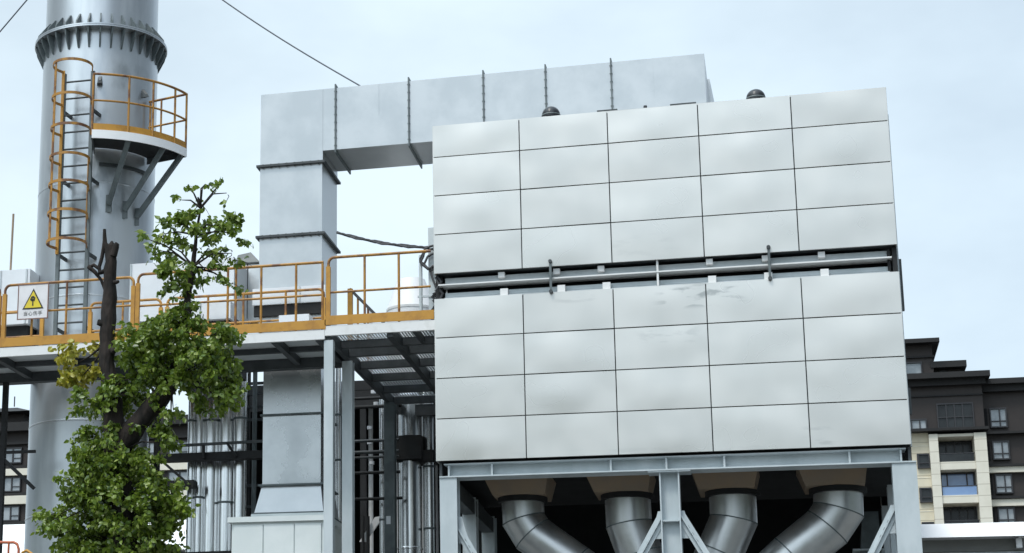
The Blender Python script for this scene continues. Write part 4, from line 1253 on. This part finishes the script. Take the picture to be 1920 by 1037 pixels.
fill(yl, [(140, 665, 30, 12, 24, 6, .2, .045), (128, 690, 22, 14, 22, 6, .2, .045), (150, 710, 30, 14, 24, 6, .2, .045), (120, 720, 14, 10, 12, 6, .2, .04), (175, 640, 22, 12, 16, 6, .2, .04), (170, 690, 20, 18, 14, 6, .2, .045), (230, 628, 22, 10, 14, 6, .2, .04), (128, 650, 10, 10, 8, 5, .15, .035)], .078, False)
for x, y in ((128, 690), (150, 710), (175, 645)):
    twigs.tube([tp(203, 640 if y > 650 else 625), tp((203+x)/2, (650+y)/2), tp(x, y)], [.018, .012, .005], 5, False)
yl.build('yellow_foliage', M['leafy'], tr)
twigs.build('twigs', M['bark'], tr)

# ------------------------------------------------------------------ light
SUN_EL, SUN_AZ = R(60), R(205)       # azimuth from +Y towards +X: behind the camera, to the left
w = bpy.data.worlds.new('World')
S.world = w
w.use_nodes = True
nt = w.node_tree
N, L = nt.nodes, nt.links
N.clear()
out = N.new('ShaderNodeOutputWorld')
sky = N.new('ShaderNodeTexSky')
sky.sky_type = 'NISHITA'
sky.sun_disc = False
sky.sun_elevation = SUN_EL
sky.sun_rotation = SUN_AZ
sky.air_density = 1.0
sky.dust_density = 2.0
bg1 = N.new('ShaderNodeBackground')
bg1.inputs['Strength'].default_value = 0.11
L.new(sky.outputs[0], bg1.inputs[0])
tc = N.new('ShaderNodeTexCoord')
mp = N.new('ShaderNodeMapping')
mp.inputs['Scale'].default_value = (1, 1, 2.0)
L.new(tc.outputs['Generated'], mp.inputs[0])
no = N.new('ShaderNodeTexNoise')
no.inputs['Scale'].default_value = 2.2
no.inputs['Detail'].default_value = 6
no.inputs['Roughness'].default_value = .55
L.new(mp.outputs[0], no.inputs['Vector'])
rg = N.new('ShaderNodeMapRange')
rg.inputs[1].default_value = .3
rg.inputs[2].default_value = .7
rg.inputs[3].default_value = .62
rg.inputs[4].default_value = 1.0
sxyz = N.new('ShaderNodeSeparateXYZ')
L.new(tc.outputs['Generated'], sxyz.inputs[0])
ma = N.new('ShaderNodeMath')
ma.operation = 'MULTIPLY_ADD'
L.new(sxyz.outputs['X'], ma.inputs[0])
ma.inputs[1].default_value = -.55
L.new(no.outputs['Fac'], ma.inputs[2])
L.new(ma.outputs[0], rg.inputs[0])
bg2 = N.new('ShaderNodeBackground')
bg2.inputs['Color'].default_value = (.74, .88, .975, 1)
bg2.inputs['Strength'].default_value = .86
mx = N.new('ShaderNodeMixShader')
L.new(rg.outputs[0], mx.inputs[0])
L.new(bg1.outputs[0], mx.inputs[1])
L.new(bg2.outputs[0], mx.inputs[2])
def wm(op, a, b=None, c=None, clamp=False):
    n = N.new('ShaderNodeMath')
    n.operation = op
    n.use_clamp = clamp
    for i, v in enumerate((a, b, c)):
        if v is None:
            continue
        if isinstance(v, (int, float)):
            n.inputs[i].default_value = v
        else:
            L.new(v, n.inputs[i])
    return n.outputs[0]
def ss(v, a, b, lo=0.0, hi=1.0):
    n = N.new('ShaderNodeMapRange')
    n.interpolation_type = 'SMOOTHSTEP'
    for i, q in enumerate((a, b, lo, hi)):
        n.inputs[i+1].default_value = q
    L.new(v, n.inputs[0])
    return n.outputs[0]
sunv = (math.sin(SUN_AZ)*math.cos(SUN_EL), math.cos(SUN_AZ)*math.cos(SUN_EL), math.sin(SUN_EL))
dt = N.new('ShaderNodeVectorMath')
dt.operation = 'DOT_PRODUCT'
L.new(tc.outputs['Generated'], dt.inputs[0])
dt.inputs[1].default_value = sunv
glow = ss(dt.outputs['Value'], .55, 1.0, 0, 1.1)
zen = ss(sxyz.outputs['Z'], .42, .95, 0, .35)
side = ss(wm('ABSOLUTE', wm('ADD', sxyz.outputs['X'], .12)), .42, .85, 1.0, .38)
low = ss(sxyz.outputs['Z'], .5, .9, 0, 1)
side = wm('MAXIMUM', side, low)
cl = ss(no.outputs['Fac'], .32, .68, .94, 1.05)
mul = wm('MULTIPLY', wm('MULTIPLY', wm('ADD', wm('ADD', glow, zen), 1.0), side), cl)
L.new(wm('MULTIPLY', mul, .88), bg2.inputs['Strength'])
L.new(wm('MULTIPLY', mul, .11), bg1.inputs['Strength'])
L.new(mx.outputs[0], out.inputs[0])
sl = bpy.data.lights.new('sun', 'SUN')
sl.energy = 1.5
sl.angle = R(14)
sl.color = (1.0, .96, .90)
so = bpy.data.objects.new('sun', sl)
COL.objects.link(so)
sd = Vector((math.sin(SUN_AZ)*math.cos(SUN_EL), math.cos(SUN_AZ)*math.cos(SUN_EL), math.sin(SUN_EL)))
so.rotation_euler = sd.to_track_quat('Z', 'Y').to_euler()
so.location = (0, -20, 40)

S.view_settings.view_transform = 'Standard'
S.view_settings.look = 'None'
S.view_settings.gamma = 1
S.view_settings.exposure = 0.34
S.cycles.max_bounces = 8
